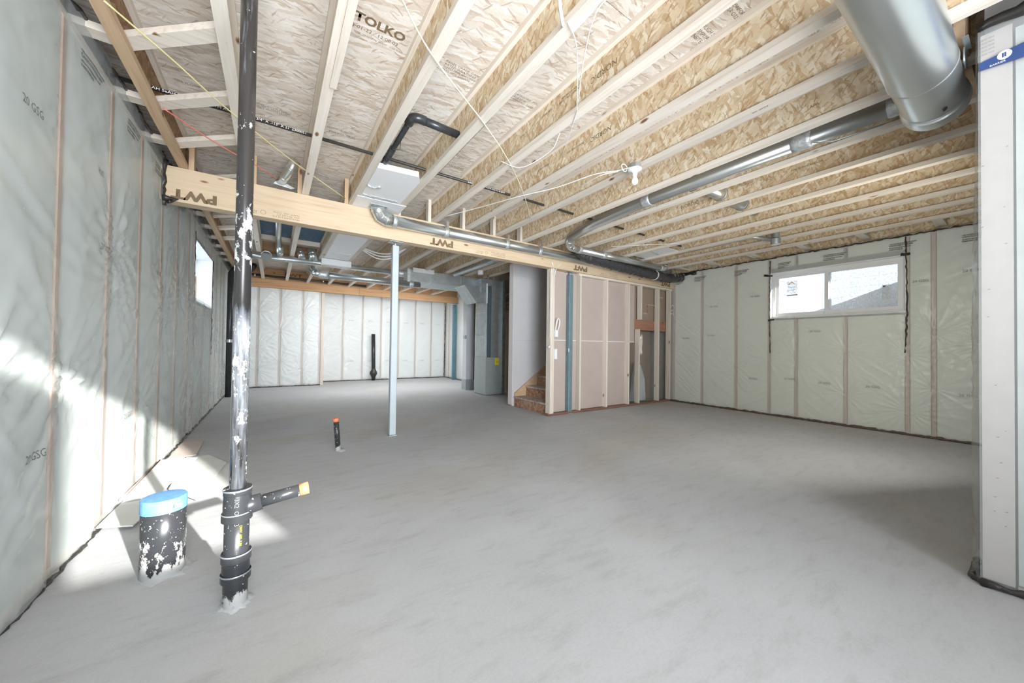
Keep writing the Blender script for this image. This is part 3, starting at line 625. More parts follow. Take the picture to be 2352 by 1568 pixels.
# ---- wall behind the camera, with the window that lets the sun in
AX0, AX1, AZ0, AZ1 = 0.755, 1.61, 1.475, 2.505
bt = [(-1.1, 0.15, 0, 2.955), (0.15, AX0, 0, 2.36), (0.15, AX0, AZ1, 2.955), (AX0, AX1, 0, AZ0), (AX0, AX1, AZ1, 2.955), (AX1, 3.1, 0, 2.955)]
wb = boxes('wall_back', [(a, b, -2.10, -2.0, c, d) for a, b, c, d in bt], PAPER); tag(wb, 'wall behind the camera with the window that admits the sun', kind='structure')
boxes('trim_1', [(-1.1, -0.95, -2.4, YBACK+0.4, 0, 2.955)], CONC_W); tag(bpy.data.objects['trim_1'], kind='structure')

# ---- stair partition: studs under the beam
wp = box('wall_partition', 3.62, XR, 4.345, 4.435, 0, 0.038, DARKW); tag(wp, 'open stud partition under the beam screening the stairs', kind='structure')
for (a, b) in ((3.655, 3.693), (3.695, 3.733)): box('stud', a, b, 4.345, 4.45, 0.038, 2.353, PINE['z'], wp)
for s in (4.296, 4.96, 5.57, 5.94, 6.51, 6.91):
    if s == 5.94:
        box('stud', s, s+0.038, 4.345, 4.435, 1.66, 2.317, PINE['z'], wp)
        box('stud', s-0.06, s-0.022, 4.345, 4.435, 0.038, 1.47, PINE['z'], wp)
    else: box('stud', s, s+0.038, 4.345, 4.435, 0.038, 2.317, PINE['z'], wp)
box('plate', 4.27, XR, 4.345, 4.435, 2.317, 2.354, PINE['x'], wp)
box('blocking', 5.80, 6.90, 4.44, 4.478, 1.46, 1.66, wood('reddish_block', 'x', (0.44, 0.24, 0.16), (0.28, 0.13, 0.09)), wp)
box('drywall_sheet', 3.735, 5.62, 4.437, 4.449, 0.038, 1.212, PAPER, wp)
box('drywall_sheet', 3.735, 5.86, 4.437, 4.449, 1.217, 2.353, PAPER, wp)
box('paper_tape', 3.735, 5.86, 4.4335, 4.4365, 1.209, 1.220, WHITE, wp)
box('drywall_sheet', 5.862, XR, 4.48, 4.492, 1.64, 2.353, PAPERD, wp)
boxes('stud_frame', [(5.9, 5.94, 4.80, 4.84, 0, 1.6), (6.5, 6.54, 4.80, 4.84, 0, 1.6), (5.5, 6.99, 4.86, 4.90, 0, 1.62)], PAPERD, wp)  # dark back slab: dimness of the recess under the stairs put into colour
prism('plastic_bag', [(6.04, 4.62, 0.02), (6.50, 4.62, 0.02), (6.46, 4.62, 0.45), (6.32, 4.62, 0.75), (6.2, 4.62, 0.82), (6.1, 4.62, 0.5)], (0, 0.05, 0), plain('cloudy_plastic', (0.5, 0.52, 0.56), 0.4), wp)
hz = sheet(wp, (5.88, 4.60, 0.03), (1, 0, 0), (0, -1, 0), 1.08, 1.42, 0.02, [0.0, 0.3, 0.62, 1.08], seed=77, amp=2.0, stars=[(0.4, 1.3, 1.5), (0.7, 1.35, 1.2)])
smk = POLY.copy(); smk.name = 'smoky_film'; hz.data.materials.clear(); hz.data.materials.append(smk)
for q in smk.node_tree.nodes:
    if q.type == 'MIX_SHADER': q.inputs[0].default_value = 0.10

# wall behind the stairs, drywalled
ws = box('wall_stair', 3.68, 7.1, 5.455, 5.57, 0, 2.64, WARM['z']); tag(ws, 'grey drywalled wall rising behind the stairs', kind='structure')
prism('drywall_sheet', [(3.68, 5.441, 0.0), (3.72, 5.441, 0.0), (3.72, 5.441, 0.24), (7.05, 5.441, 2.50), (7.05, 5.441, 1.215), (7.05, 5.441, 1.216), (3.68, 5.441, 1.216)][:4]+[(7.05, 5.441, 2.64), (3.68, 5.441, 2.64)], (0, 0.013, 0), DRYW, ws)
box('drywall_end', 3.667, 3.679, 5.44, 5.57, 0.02, 2.64, plain('drywall_end', (0.72, 0.68, 0.66), 0.85, var=0.02), ws)
box('corner_foot', 3.665, 3.682, 5.5, 5.575, 0.0, 0.02, DARKW, ws)
boxes('seam_tape', [(3.70, 7.0, 5.4400, 5.4405, 1.218, 1.2195), (3.72, 7.0, 5.4400, 5.4405, 2.419, 2.4205), (4.27, 4.2715, 5.4400, 5.4405, 2.42, 2.64)], INKG, ws)

# stairs
st = thing('staircase', (3.7, 4.95, 0), 'unfinished strand board stairs rising right between drywall and stud partition', 'stairs')
RISE, RUN = 0.182, 0.262
for k in range(12):
    x = 3.70+k*RUN; z = k*RISE
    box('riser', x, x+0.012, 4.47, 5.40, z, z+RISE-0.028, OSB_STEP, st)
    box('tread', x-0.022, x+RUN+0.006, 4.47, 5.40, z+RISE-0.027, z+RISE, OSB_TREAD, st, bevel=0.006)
prism('stringer', [(3.715, 5.402, 0.0), (3.715, 5.402, 0.24), (7.0, 5.402, 0.24+3.285*RISE/RUN), (7.0, 5.402, 1.9)], (0, 0.036, 0), WARM['x'], st)

# ================================================================== BEAMS, JOISTS
bm_ = thing('support_beam', (3.07, 4.37, 2.355), 'long laminated wood beam crossing the room under the joists', 'beam')
box('beam_ply', XL-0.05, XR, 4.307, 4.352, 2.355, ZB-0.003, LVL, bm_, bevel=0.002)
box('beam_ply', XL-0.05, XR, 4.3525, 4.3975, 2.355, ZB-0.003, LVL, bm_, bevel=0.002)
box('beam_ply', XL-0.05, XR, 4.398, 4.443, 2.355, ZB-0.003, LVL, bm_, bevel=0.002)
for xx in (-0.465, 1.94, 4.42, 6.85):     # inverted printed mark
    text('beam_print', 'PWT', 0.112, (xx, 4.3055, 2.462), (-1, 0, 0), (0, 0, -1), INKB, bm_, bold=0.006, sx=1.30)
for xx in (0.2, 2.75, 5.2):
    text('beam_print', 'MICROLAM 2.1E LVL\nAPA  PR-L250 (C)\nPLANT 1047  CCMC', 0.022, (xx, 4.3055, 2.388), (-1, 0, 0), (0, 0, -1), INKB, bm_, sx=1.2)
    o = lathe('beam_mark', [(0.019, 0), (0.022, 0)], (xx-0.31, 4.3052, 2.40), INKB, bm_, axis='y')
    text('beam_print', '2.0E  3100\nPWTLVL', 0.022, (xx-0.36, 4.3055, 2.388), (-1, 0, 0), (0, 0, -1), INKB, bm_, sx=1.2)
for (bx, bl) in ((-0.85, 0.05), (XR-0.02, 0.03)):
    pass
bead('sealant_bead', [(XL+0.02, 4.30, 2.70), (XL+0.02, 4.295, 2.40), (XL+0.03, 4.29, 2.30)], 0.016, bm_, 0.007, seed=81)
bead('tape_scrap', [(XL+0.03, 4.27, 2.36), (XL+0.10, 4.30, 2.37), (XL+0.05, 4.29, 2.34)], 0.022, bm_, 0.012, seed=82)
b2 = thing('rear_beam', (2.3, 10.6, 2.465), 'orange-brown built-up wood beam along the far wall', 'beam')
for (a, b) in ((XL, 1.95), (1.953, 5.1), (5.103, 5.42)):
    box('beam_ply', a, b, 10.56, 10.60, 2.465, 2.67, LVLD, b2, bevel=0.002); box('beam_ply', a, b, 10.602, 10.64, 2.465, 2.67, LVLD, b2)
b3 = thing('rear_rim_beam', (0.6, 10.75, 2.67), 'upper brown rim board stepped back above the rear beam', 'beam')
box('beam_ply', XL, 5.4, 10.68, 10.72, 2.672, 2.95, LVLD, b3)
text('beam_print', 'PWT', 0.12, (0.2, 10.678, 2.80), (1, 0, 0), (0, 0, 1), INKB, b3, bold=0.005, sx=1.5)

JX = [-0.706, -0.24, 0.248, 0.70, 1.18, 1.675, 2.15, 2.63, 3.105, 3.59, 4.07, 4.545, 5.03, 5.51, 5.985, 6.46]
feat = {0: 'floor joist nearest the left wall, warm tan flange crossed by lumber blocks', 1: 'floor joist just left of the tall black pipe',
        2: 'floor joist with a spliced lower flange right of the black pipe', 3: 'floor joist left of the white duct cover plate',
        4: 'floor joist right of the white duct cover plate', 5: 'floor joist with the large inverted lettering on its web', 6: 'floor joist with the smaller inverted lettering above the wires',
        7: 'floor joist that carries the bare bulb lampholder', 8: 'floor joist just left of the long round pipe in its bay', 9: 'floor joist just right of the long round pipe in its bay',
        10: 'floor joist with upright lettering beside a round duct hole', 11: 'floor joist with the second round duct hole', 12: 'thirteenth floor joist from the left wall',
        13: 'fourteenth floor joist from the left, beside the small grey pipe', 14: 'floor joist second from the right wall', 15: 'floor joist nearest the right wall'}
def joist_meshes(y0, y1):
    d = {}
    d['bottom_flange'] = box_mesh('bottom_flange', [(-0.032, 0.032, y0, y1, 0, 0.038)])
    d['top_flange'] = box_mesh('top_flange', [(-0.032, 0.032, y0, y1, ZD-ZB-0.038, ZD-ZB-0.0005)])
    d['web'] = box_mesh('web', [(-0.005, 0.005, y0, y1, 0.036, ZD-ZB-0.036)])
    return d
JA, JB = joist_meshes(-1.95, 10.65), joist_meshes(-1.95, 4.38)
for d in (JA, JB):
    d['bottom_flange'].materials.append(PINE['y']); d['top_flange'].materials.append(PINE['y']); d['web'].materials.append(OSB_WEB)
def web_with_hole(yh, zh, r, y1):
    """web with a real round opening: polygon ring stitched into a slab"""
    h0, h1 = 0.036, ZD-ZB-0.036; n = 24; vs = []; fs = []
    s = 0.09
    for sx in (-0.005, 0.005):
        ring = [(sx, yh+r*math.cos(2*PI*i/n), zh+r*math.sin(2*PI*i/n)) for i in range(n)]
        out = []
        for i in range(n):
            a = 2*PI*i/n; c, q = math.cos(a), math.sin(a); k = s*1.2
            yy = yh+c*k*1.4; zz = zh+q*2*(h1-h0)
            out.append((sx, max(yh-k, min(yh+k, yh+c*k*1.5)), max(h0, min(h1, zz))))
        vs += ring+out
    for side in (0, 1):
        b = side*2*n
        for i in range(n): fs.append((b+i, b+(i+1) % n, b+n+(i+1) % n, b+n+i))
    for i in range(n): fs.append((i, (i+1) % n, 2*n+(i+1) % n, 2*n+i))
    me = bpy.data.meshes.new('web'); base = box_mesh('tmp', [(-0.005, 0.005, -1.95, yh-s*1.2, h0, h1), (-0.005, 0.005, yh+s*1.2, y1, h0, h1)])
    nb_ = len(vs)
    vs += [tuple(v.co) for v in base.vertices]; fs += [tuple(nb_+i for i in p.vertices) for p in base.polygons]
    me.from_pydata(vs, [], fs); me.update(); me.materials.append(OSB_WEB); return me
JO = []
for i, x in enumerate(JX):
    t = thing('floor_joist', (x, 0, ZB), feat[i], 'joist', 'wooden I-joists of the floor above')
    d = JA if x < 4.3 else JB
    for nm in ('web', 'top_flange', 'bottom_flange'):
        me = d[nm]
        if nm == 'web' and i in (9, 10, 11): me = web_with_hole({9: 2.0, 10: 1.96, 11: 1.95}[i], 2.81-ZB, 0.078, 10.65 if x < 4.3 else 4.38)
        if nm == 'bottom_flange' and i == 0:
            me = me.copy(); me.materials.clear(); me.materials.append(WARM['y'])
        if nm == 'web' and i == 0:
            me = me.copy(); me.materials.clear(); me.materials.append(OSB_DARK)
        o = bpy.data.objects.new(nm, me); COL.objects.link(o); o.parent = t
    JO.append(t)
def jtext(i, body, size, yc, z, up=True, sx=1.0, mat=INKB):
    x = JX[i]-0.0062
    xd = (0, -1, 0) if up else (0, 1, 0); yd = (0, 0, 1) if up else (0, 0, -1)
    text('joist_print', body, size, (x, yc, z), xd, yd, mat, JO[i], sx=sx)
# left faces of the webs (seen from the camera): upright lettering runs towards -Y
jtext(5, 'NORDIC', 0.055, 1.40, 2.835, up=False)
jtext(5, 'NORDIC STRUCTURES\nMADE IN CANADA', 0.020, 1.72, 2.85, up=False); jtext(5, 'PS1 NJ-20', 0.024, 2.3, 2.84, up=False); jtext(5, 'APA  PR-L259', 0.022, 2.0, 2.86, up=False)
jtext(6, 'NORDIC', 0.055, 1.85, 2.83, up=False); jtext(6, 'NORDIC STRUCTURES', 0.020, 2.15, 2.84, up=False); jtext(6, 'MADE IN CANADA', 0.02, 2.6, 2.85, up=False)
jtext(10, 'NORDIC', 0.055, 2.42, 2.79); jtext(10, 'structures.com', 0.02, 2.19, 2.80); jtext(10, 'THE LUMBER IN THIS\nPRODUCT WAS TREATED', 0.018, 1.85, 2.84); jtext(10, 'NJ-20', 0.04, 1.55, 2.79); jtext(10, 'MADE IN CANADA', 0.028, 1.32, 2.80)
jtext(9, 'NJ-20', 0.03, 2.9, 2.80); jtext(8, 'APA', 0.03, 0.9, 2.80)
text('flange_print', 'SPF  NLGA', 0.02, (2.60, 1.06, ZB-0.001), (0, -1, 0), (1, 0, 0), INK, JO[7])
# splice board under the third joist
sb_ = prism('splice_strip', [(0.252, -1.9, ZB-0.012), (0.29, -1.9, ZB-0.012), (0.29, 2.40, ZB-0.012), (0.252, 2.40, ZB-0.012)], (0, 0, 0.0115), PINE['y'], JO[2])

# deck lettering
def dtext(body, size, x, y, mat=INKB, sx=1.0, bold=0.0, flip=False):
    text('deck_print', body, size, (x, y, ZD-0.0008), (-1, 0, 0) if flip else (1, 0, 0), (0, 1, 0) if flip else (0, -1, 0), mat, ceil, sx=sx, bold=bold)
dtext('TOLKO', 0.085, 0.345, 2.17, sx=0.98, bold=0.003); dtext('12-01-22   12:00:03', 0.036, 0.32, 2.225); dtext('OSB  2R32/2F16  WEST   CSA O325   T&G', 0.019, 0.36, 2.262)
dtext('PANEL GRADE  CAN/CSA\nRATED SHEATHING 23/32\nSIZED FOR SPACING\nTHIS SIDE DOWN', 0.026, 0.90, 2.16)
dtext('CATEGORIE  POUR\n1R24/2F16\nPANNEAU  23/32', 0.028, 1.43, 2.15)
dtext('RATED STURD-I-FLOOR\nEXPOSURE 1  SPAN 20 OC\nT&G  NET WIDTH 47 1/2', 0.024, -0.20, 3.38); dtext('1R24/2F16  O325', 0.028, 0.34, 3.39); dtext('TOLKO  2R32', 0.04, 0.36, 3.46, sx=0.9)
dtext('ROUGH SIDE FLOOR\nCOMPLIANT\nDENSITE MILL 61', 0.034, 1.98, 1.08); dtext('CONFORMS TO\nCSA O325.0', 0.03, 2.0, 0.92)
dtext('TOLKO 22', 0.05, 1.44, 3.40, sx=0.8); dtext('OSB FLOOR PANEL  O2', 0.03, -0.62, 3.42, sx=0.9); dtext('STERLING 12:00', 0.03, 0.92, 3.40)
dtext('RIM 0325', 0.028, -0.64, 2.15)
for (x, y, ln) in ((0.5, 2.49, 0.3), (1.0, 1.75, 0.2), (1.9, 1.7, 0.2)):
    pass

# squash blocks on the beam beside the joists
SQ = [(-0.655, 0), (-0.19, 1), (0.197, 2), (0.648, 3), (1.235, 4), (1.62, 5), (2.10, 6), (2.58, 7), (3.05, 8)]
for k, (x, i) in enumerate(SQ):
    o = box('squash_block', x-0.019, x+0.019, 4.33, 4.42, ZB-0.002, ZD-0.001, PINE['z'] if k > 3 else WARM['z'])
    tag(o, 'short upright lumber block on the beam beside the %s joist from the left' % ORD[i+1], 'block', 'squash blocks standing on the beam')
# ladder blocks between the left wall and the first two joists
k = 0
for yy in [2.77-0.59*2, 2.77-0.59, 2.77, 3.375, 3.96, 4.75, 5.35, 5.95, 6.55, 7.15, 7.75, 8.35, 8.95]:
    for (a, b, side) in ((-0.975, -0.712, 'left wall and joist'), (-0.70, -0.275, 'first two joists')):
        if yy > 7.3 and a > -0.9: continue
        if a < -0.9: o = box('ladder_block', a, b, yy-0.045, yy+0.045, 2.712, 2.75, PINE['x'], bevel=0.002)
        else:                                  # set askew between the joists, ends mitred
            o = prism('ladder_block', [(a+0.005, yy-0.06, 2.712), (b, yy-0.42, 2.712), (b, yy-0.31, 2.712), (a+0.005, yy+0.05, 2.712)], (0, 0, 0.038), PINE['x'])
            c_ = Vector((a, yy, 2.712))
            for v in o.data.vertices: v.co -= c_
            o.location = c_
        where = 'towards the beam' if yy < 4.3 else 'beyond the beam'
        n = len([1 for q in bpy.data.objects if q.name.startswith('ladder_block') and (q.location.y < 4.3) == (yy < 4.3) and (q.location.x < -0.75) == (a < -0.9)])
        tag(o, 'flat lumber block between %s, %s counted %s' % (side, ORD[n], where), 'block', 'flat lumber blocks at the left wall')
    k += 1
# pads between the last joist and the right wall
for k, yy in enumerate((0.69, 1.38, 2.05, 2.75, 3.45, 4.05)):
    o = box('wall_block', 6.50, 7.08, yy-0.045, yy+0.045, 2.70, 2.738, PINE['x'], bevel=0.002)
    tag(o, 'pale lumber block on top of the right wall, %s from the right post' % ORD[k+1], 'block', 'blocks between last joist and right wall')
rr = box('rim_board', 7.05, 7.09, 0.2, 4.4, 2.67, 2.95, OSB_WEB); tag(rr, 'rim board above the right wall behind the blocks', 'board')
for k, (a, b) in enumerate(((4.10, 4.53), (4.575, 5.0), (5.06, 5.48), (5.54, 5.955), (6.015, 6.43))):
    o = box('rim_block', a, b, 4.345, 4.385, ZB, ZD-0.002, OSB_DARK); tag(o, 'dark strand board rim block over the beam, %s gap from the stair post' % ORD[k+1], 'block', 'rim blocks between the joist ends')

# ================================================================== POSTS
def post(x, y, z1, w, mat, label, z0=0.0, bracket=False):
    t = thing('steel_post', (x, y, z0), label, 'post')
    box('shaft', x-w/2, x+w/2, y-w/2, y+w/2, z0+0.01, z1-0.045, mat, t, bevel=0.006)
    box('base_plate', x-w*0.62, x+w*0.62, y-w*0.62, y+w*0.62, z0, z0+0.008, GALV2, t)
    box('top_plate', x-w*1.1, x+w*1.1, y-w*0.8, y+w*0.8, z1-0.008, z1-0.001, GALV2, t)
    tube('jack_screw', [(x, y, z1-0.05), (x, y, z1-0.006)], 0.018, GALV2, t, n=12)
    return t
post(1.215, 4.40, 2.355, 0.076, PALEST, 'pale blue-grey square steel post standing alone under the beam')
post(4.105, 4.395, 2.355, 0.085, plain('blue_grey_paint', (0.17, 0.25, 0.285), 0.45, 0.1, var=0.12, scale=12), 'blue-grey steel post set inside the stair partition')
post(4.86, 10.6, 2.465, 0.10, TEAL, 'dark teal steel post under the far end of the rear beam')
post(4.35, 6.86, 2.62, 0.085, plain('worn_grey_paint', (0.28, 0.34, 0.35), 0.3, 0.4, var=0.2, scale=10), 'grey steel post standing right beside the furnace')
boxes('post_label', [(4.055, 4.062, 4.345, 4.36, 1.02, 1.08)], WHITE, bpy.data.objects['steel_post.001'])

# ================================================================== PLUMBING
PX_, PY_ = -0.114, 1.90
vp = thing('drain_stack', (PX_, PY_, 0), 'tall black plastic pipe rising from the floor, smeared with white dust', 'pipe')
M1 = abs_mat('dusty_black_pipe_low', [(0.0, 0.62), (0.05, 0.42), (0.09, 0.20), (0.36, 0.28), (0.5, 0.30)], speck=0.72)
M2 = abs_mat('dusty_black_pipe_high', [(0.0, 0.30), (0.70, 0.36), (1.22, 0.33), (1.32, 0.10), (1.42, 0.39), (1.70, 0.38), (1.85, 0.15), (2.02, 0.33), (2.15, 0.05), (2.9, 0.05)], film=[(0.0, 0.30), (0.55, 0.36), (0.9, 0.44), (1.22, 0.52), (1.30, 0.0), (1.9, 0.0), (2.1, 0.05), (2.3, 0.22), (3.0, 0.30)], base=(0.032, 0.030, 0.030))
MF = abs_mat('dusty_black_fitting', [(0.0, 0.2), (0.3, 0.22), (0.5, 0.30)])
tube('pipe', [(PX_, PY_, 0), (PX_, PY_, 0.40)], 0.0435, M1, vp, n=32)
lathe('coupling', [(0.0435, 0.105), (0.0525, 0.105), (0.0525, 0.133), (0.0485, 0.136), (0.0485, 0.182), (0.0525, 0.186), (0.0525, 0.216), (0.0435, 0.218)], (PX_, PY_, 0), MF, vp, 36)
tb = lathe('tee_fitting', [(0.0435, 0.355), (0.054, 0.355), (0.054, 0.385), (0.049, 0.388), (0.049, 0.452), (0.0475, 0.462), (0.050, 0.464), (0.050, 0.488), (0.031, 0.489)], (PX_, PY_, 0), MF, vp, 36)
e0 = Vector((PX_, PY_, 0.40)); e1 = at(697, 1119, 'y', 1.90); e1 = Vector((e1.x+0.02, 1.90, 0.432))
d_ = (e1-e0).normalized()
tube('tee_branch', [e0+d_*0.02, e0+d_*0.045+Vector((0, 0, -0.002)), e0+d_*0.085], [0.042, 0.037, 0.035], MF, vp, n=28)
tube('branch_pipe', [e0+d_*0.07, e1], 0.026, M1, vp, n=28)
tube('tape_band', [e1-d_*0.036, e1+d_*0.001], 0.0268, ORANGE, vp, n=28)
text('fitting_print', '3X2  O  303', 0.022, (PX_-0.006, PY_-0.0497, 0.455), (0, 0, -1), (1, 0, 0), INKG, vp)
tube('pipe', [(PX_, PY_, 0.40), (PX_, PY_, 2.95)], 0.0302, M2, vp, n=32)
text('pipe_print', 'DWV  ABS  3 IN', 0.012, (PX_+0.012, PY_-0.0437, 0.34), (0, 0, -1), (1, 0, 0), YEL, vp)
for zz in (0.475, 0.371, 0.203, 0.12):
    lathe('bead_ring', [(0.0525, zz+0.010), (0.0545, zz+0.014), (0.0525, zz+0.017)] if zz != 0.475 else [(0.050, zz+0.004), (0.052, zz+0.008), (0.050, zz+0.011)], (PX_, PY_, 0), GALV2, vp, 36)
def splat(name, x, y, r, parent, seed, mat=None):
    rnd = random.Random(seed); n = 26; pr = []
    ring = [r*rnd.uniform(0.8, 1.25) for _ in range(n)]
    off = wloc(parent); vs = []; fs = []
    for lvl, (f, z) in enumerate(((1.25, 0.0005), (1.0, 0.006), (0.75, 0.012))):
        for i in range(n): vs.append((x+ring[i]*f*math.cos(2*PI*i/n)-off.x, y+ring[i]*f*math.sin(2*PI*i/n)-off.y, z*(0.6+0.8*rnd.random())-off.z))
    for l in (0, 1):
        for i in range(n): fs.append((l*n+i, l*n+(i+1) % n, (l+1)*n+(i+1) % n, (l+1)*n+i))
    fs.append(tuple(2*n+i for i in range(n)))
    me = bpy.data.meshes.new(name); me.from_pydata(vs, [], fs); me.update(); return link(name, me, mat or FLOORM, parent, smooth=True)
splat('mortar_collar', PX_, PY_, 0.048, vp, 5)
sp_ = thing('pipe_stub', (-0.42, 2.345, 0), 'short wide black pipe stub capped with blue tape near the left wall', 'pipe')
MS = abs_mat('splashed_black_pipe', [(0.0, 0.70), (0.03, 0.46), (0.07, 0.36), (0.15, 0.35), (0.24, 0.27), (0.36, 0.26)], speck=0.70)
tube('pipe', [(-0.42, 2.345, 0), (-0.42, 2.345, 0.352)], 0.0815, MS, sp_, n=40)
lathe('blue_cover', [(0.0835, 0.300), (0.0832, 0.355), (0.080, 0.361), (0.05, 0.3635), (0.0, 0.364)], (-0.42, 2.345, 0), BLUET, sp_, 40)
box('tape_tag', -0.370, -0.345, 2.258, 2.276, 0.325, 0.338, WHITE, sp_)
splat('mortar_collar', -0.42, 2.345, 0.084, sp_, 8)
ss = thing('pipe_stub', (0.555, 4.045, 0), 'small black pipe stub with orange taped top in mid floor', 'pipe')
tube('pipe', [(0.575, 4.045, 0), (0.548, 4.045, 0.335)], 0.0255, M1, ss, n=24)
tube('tape_cap', [(0.5505, 4.045, 0.300), (0.5475, 4.045, 0.338)], 0.0265, ORANGE, ss, n=24)
splat('mortar_collar', 0.60, 4.04, 0.04, ss, 9)
sd = thing('standpipe', (2.56, 11.45, 0), 'black pipe with a fitting at its foot against the far wall', 'pipe')
tube('pipe', [(2.57, 11.42, 0), (2.54, 11.42, 1.42)], 0.055, ABSP, sd, n=20)
lathe('foot_fitting', [(0.055, 0.10), (0.07, 0.12), (0.11, 0.20), (0.11, 0.25), (0.07, 0.32), (0.055, 0.36)], (2.565, 11.42, 0), BLACKP, sd, 12)
cs = thing('corner_stack', (-0.76, 9.15, 0), 'black vertical pipe in the far left corner against the film', 'pipe')
tube('pipe', [(-0.74, 9.15, 0), (-0.74, 9.15, 2.5), (-0.70, 9.3, 2.62)], 0.055, ABSP, cs, n=20)
lathe('coupling', [(0.055, 1.1), (0.062, 1.1), (0.062, 1.16), (0.055, 1.16)], (-0.74, 9.15, 0), GALV2, cs, 20)

# thin gas pipe through the joists
gp = thing('gas_pipe', (2.4, 3.27, 2.78), 'thin black steel pipe with white lettering threaded through all the joists', 'pipe')
tube('pipe', [(-0.98, 3.275, 2.778), (5.9, 3.275, 2.778)], 0.0135, BLACKP, gp, n=16)
GT = 'AH SeAH STEEL VINA ASTM A53 Gr.B ERW 3/4" X .113" X 21\' 2300051'
text('pipe_print', GT, 0.026, (-0.70, 3.2615, 2.769), (1, 0, 0), (0, 0, 1), WHINK, gp, sx=1.13)
text('pipe_print', 'SeAH STEEL VINA ASTM A53 Gr.B ERW', 0.022, (1.62, 3.2615, 2.770), (1, 0, 0), (0, 0, 1), WHINK, gp, sx=1.2)
for (a, b) in ((1.60, 1.66), (2.02, 2.13)): pass
# black drain elbow pipe in the fourth bay
dp = thing('drain_pipe', (0.81, 2.53, 2.75), 'black drain pipe with an elbow running along a joist into the white plate', 'pipe')
tube('pipe', [(1.175, 2.545, 2.755), (0.86, 2.53, 2.755)], 0.029, ABSP, dp, n=20)
tube('elbow', spline([(0.90, 2.53, 2.755), (0.84, 2.53, 2.755), (0.808, 2.56, 2.755), (0.806, 2.62, 2.755)], 5), 0.033, ABSP, dp, n=20)
tube('pipe', [(0.806, 2.58, 2.755), (0.80, 3.42, 2.735)], 0.021, ABSP, dp, n=20)
tube('pipe', [(0.80, 3.02, 2.744), (0.80, 3.52, 2.732)], 0.026, ABSP, dp, n=20)
tube('hanger', [(0.84, 2.94, 2.80), (0.84, 2.96, 2.72), (0.79, 2.97, 2.71)], 0.003, BLACKP, dp, n=6)

# ================================================================== DUCTWORK
def duct(name, label, pts, r, mat=GALV, tapes=(), n=32, cat='duct', group=None):
    t = thing(name, tuple(pts[0]), label, cat, group)
    tube('pipe', pts, r, mat, t, n=n)
    return t
def strap(parent, x, y, z, r, mat=FOIL, w=0.05, axis='x', name='foil_tape'):
    a = Vector((w/2, 0, 0)) if axis == 'x' else Vector((0, w/2, 0))
    c = Vector((x, y, z)); tube(name, [c-a, c-a*0.5, c+a*0.5, c+a], [r*1.02, r*1.07, r*1.065, r*1.02], mat, parent, n=28)
def gore_elbow(parent, pts, r, name='elbow'):
    """segmented sheet metal elbow with raised seams"""
    tube(name, pts, r*1.01, GALV, parent, n=28, smooth=True)
    for i in range(1, len(pts)-1):
        p = Vector(pts[i]); t = ((Vector(pts[i+1])-p).normalized()+(p-Vector(pts[i-1])).normalized()).normalized()
        tube('seam', [p-t*0.003, p+t*0.003], r*1.05, GALV, parent, n=28)

md = duct('duct_run', 'round metal duct run hung along the face of the main beam', [(1.12, 4.232, 2.546), (3.0, 4.232, 2.546), (5.0, 4.232, 2.540)], 0.065)
gore_elbow(md, [(0.945, 4.15, 2.657), (0.955, 4.17, 2.615), (0.99, 4.20, 2.57), (1.05, 4.215, 2.548), (1.12, 4.222, 2.546)], 0.076)
strap(md, 1.135, 4.232, 2.546, 0.066, w=0.09)
for x in (1.80, 2.72, 3.31): strap(md, x, 4.232, 2.546, 0.066, w=0.055)
for x in (1.80, 2.72, 3.31): box('hanger_strap', x-0.018, x+0.018, 4.165, 4.168, 2.53, 2.67, GALV, md)
box('mounting_collar', 0.86, 1.04, 4.10, 4.25, 2.652, 2.656, FOIL, md)
tube('end_cone', [(4.95, 4.232, 2.54), (5.35, 4.235, 2.505)], [0.066, 0.03], GALV, md, n=24)

wp_ = thing('cover_plate', (0.95, 3.8, 2.66), 'glossy white sheet metal cover plate between joists where the duct starts', 'duct cover')
prism('plate', [(0.735, 3.28, ZB+0.004), (1.10, 3.24, ZB+0.004), (1.147, 3.35, ZB+0.004), (1.147, 4.02, ZB+0.004), (0.735, 4.02, ZB+0.004)], (0, 0, 0.05), WHITE, wp_)
box('flange', 0.70, 1.215, 3.985, 4.30, ZB-0.010, ZB-0.002, WHITE, wp_, bevel=0.002)
box('slot_tape', 0.80, 1.10, 3.93, 3.975, ZB-0.001, ZB+0.0035, FOIL, wp_)
bead('crumpled_tape', [(0.745, 3.70, ZB), (0.80, 3.72, ZB), (0.86, 3.66, ZB)], 0.014, wp_, 0.012, seed=90, mat=FOIL)
bead('crumpled_tape', [(0.75, 3.94, ZB), (0.86, 3.96, ZB)], 0.011, wp_, 0.010, seed=91, mat=FOIL)

sd2 = duct('duct_run', 'shorter round metal duct under the joist ends, ending by the right wall', [(3.86, 3.95, 2.60), (6.02, 3.95, 2.60)], 0.052)
gore_elbow(sd2, [(3.56, 3.78, 2.70), (3.58, 3.85, 2.665), (3.63, 3.91, 2.625), (3.70, 3.94, 2.605), (3.86, 3.95, 2.60)], 0.055)
for x in (3.87, 4.42, 5.98): strap(sd2, x, 3.95, 2.60, 0.054, w=0.08)
gore_elbow(sd2, [(6.0, 3.95, 2.60), (6.06, 3.95, 2.605), (6.10, 3.95, 2.64), (6.11, 3.95, 2.70)], 0.055)
fx = thing('flexible_duct', (5.2, 4.06, 2.55), 'shiny black insulated flexible duct sagging to the right wall corner', 'duct')
fp = spline([(3.88, 4.09, 2.62), (4.12, 4.08, 2.565), (4.66, 4.06, 2.52), (5.25, 4.06, 2.50), (5.9, 4.07, 2.485), (6.45, 4.10, 2.49), (6.93, 4.14, 2.56)], 18)
rnd = random.Random(4); fr_ = []
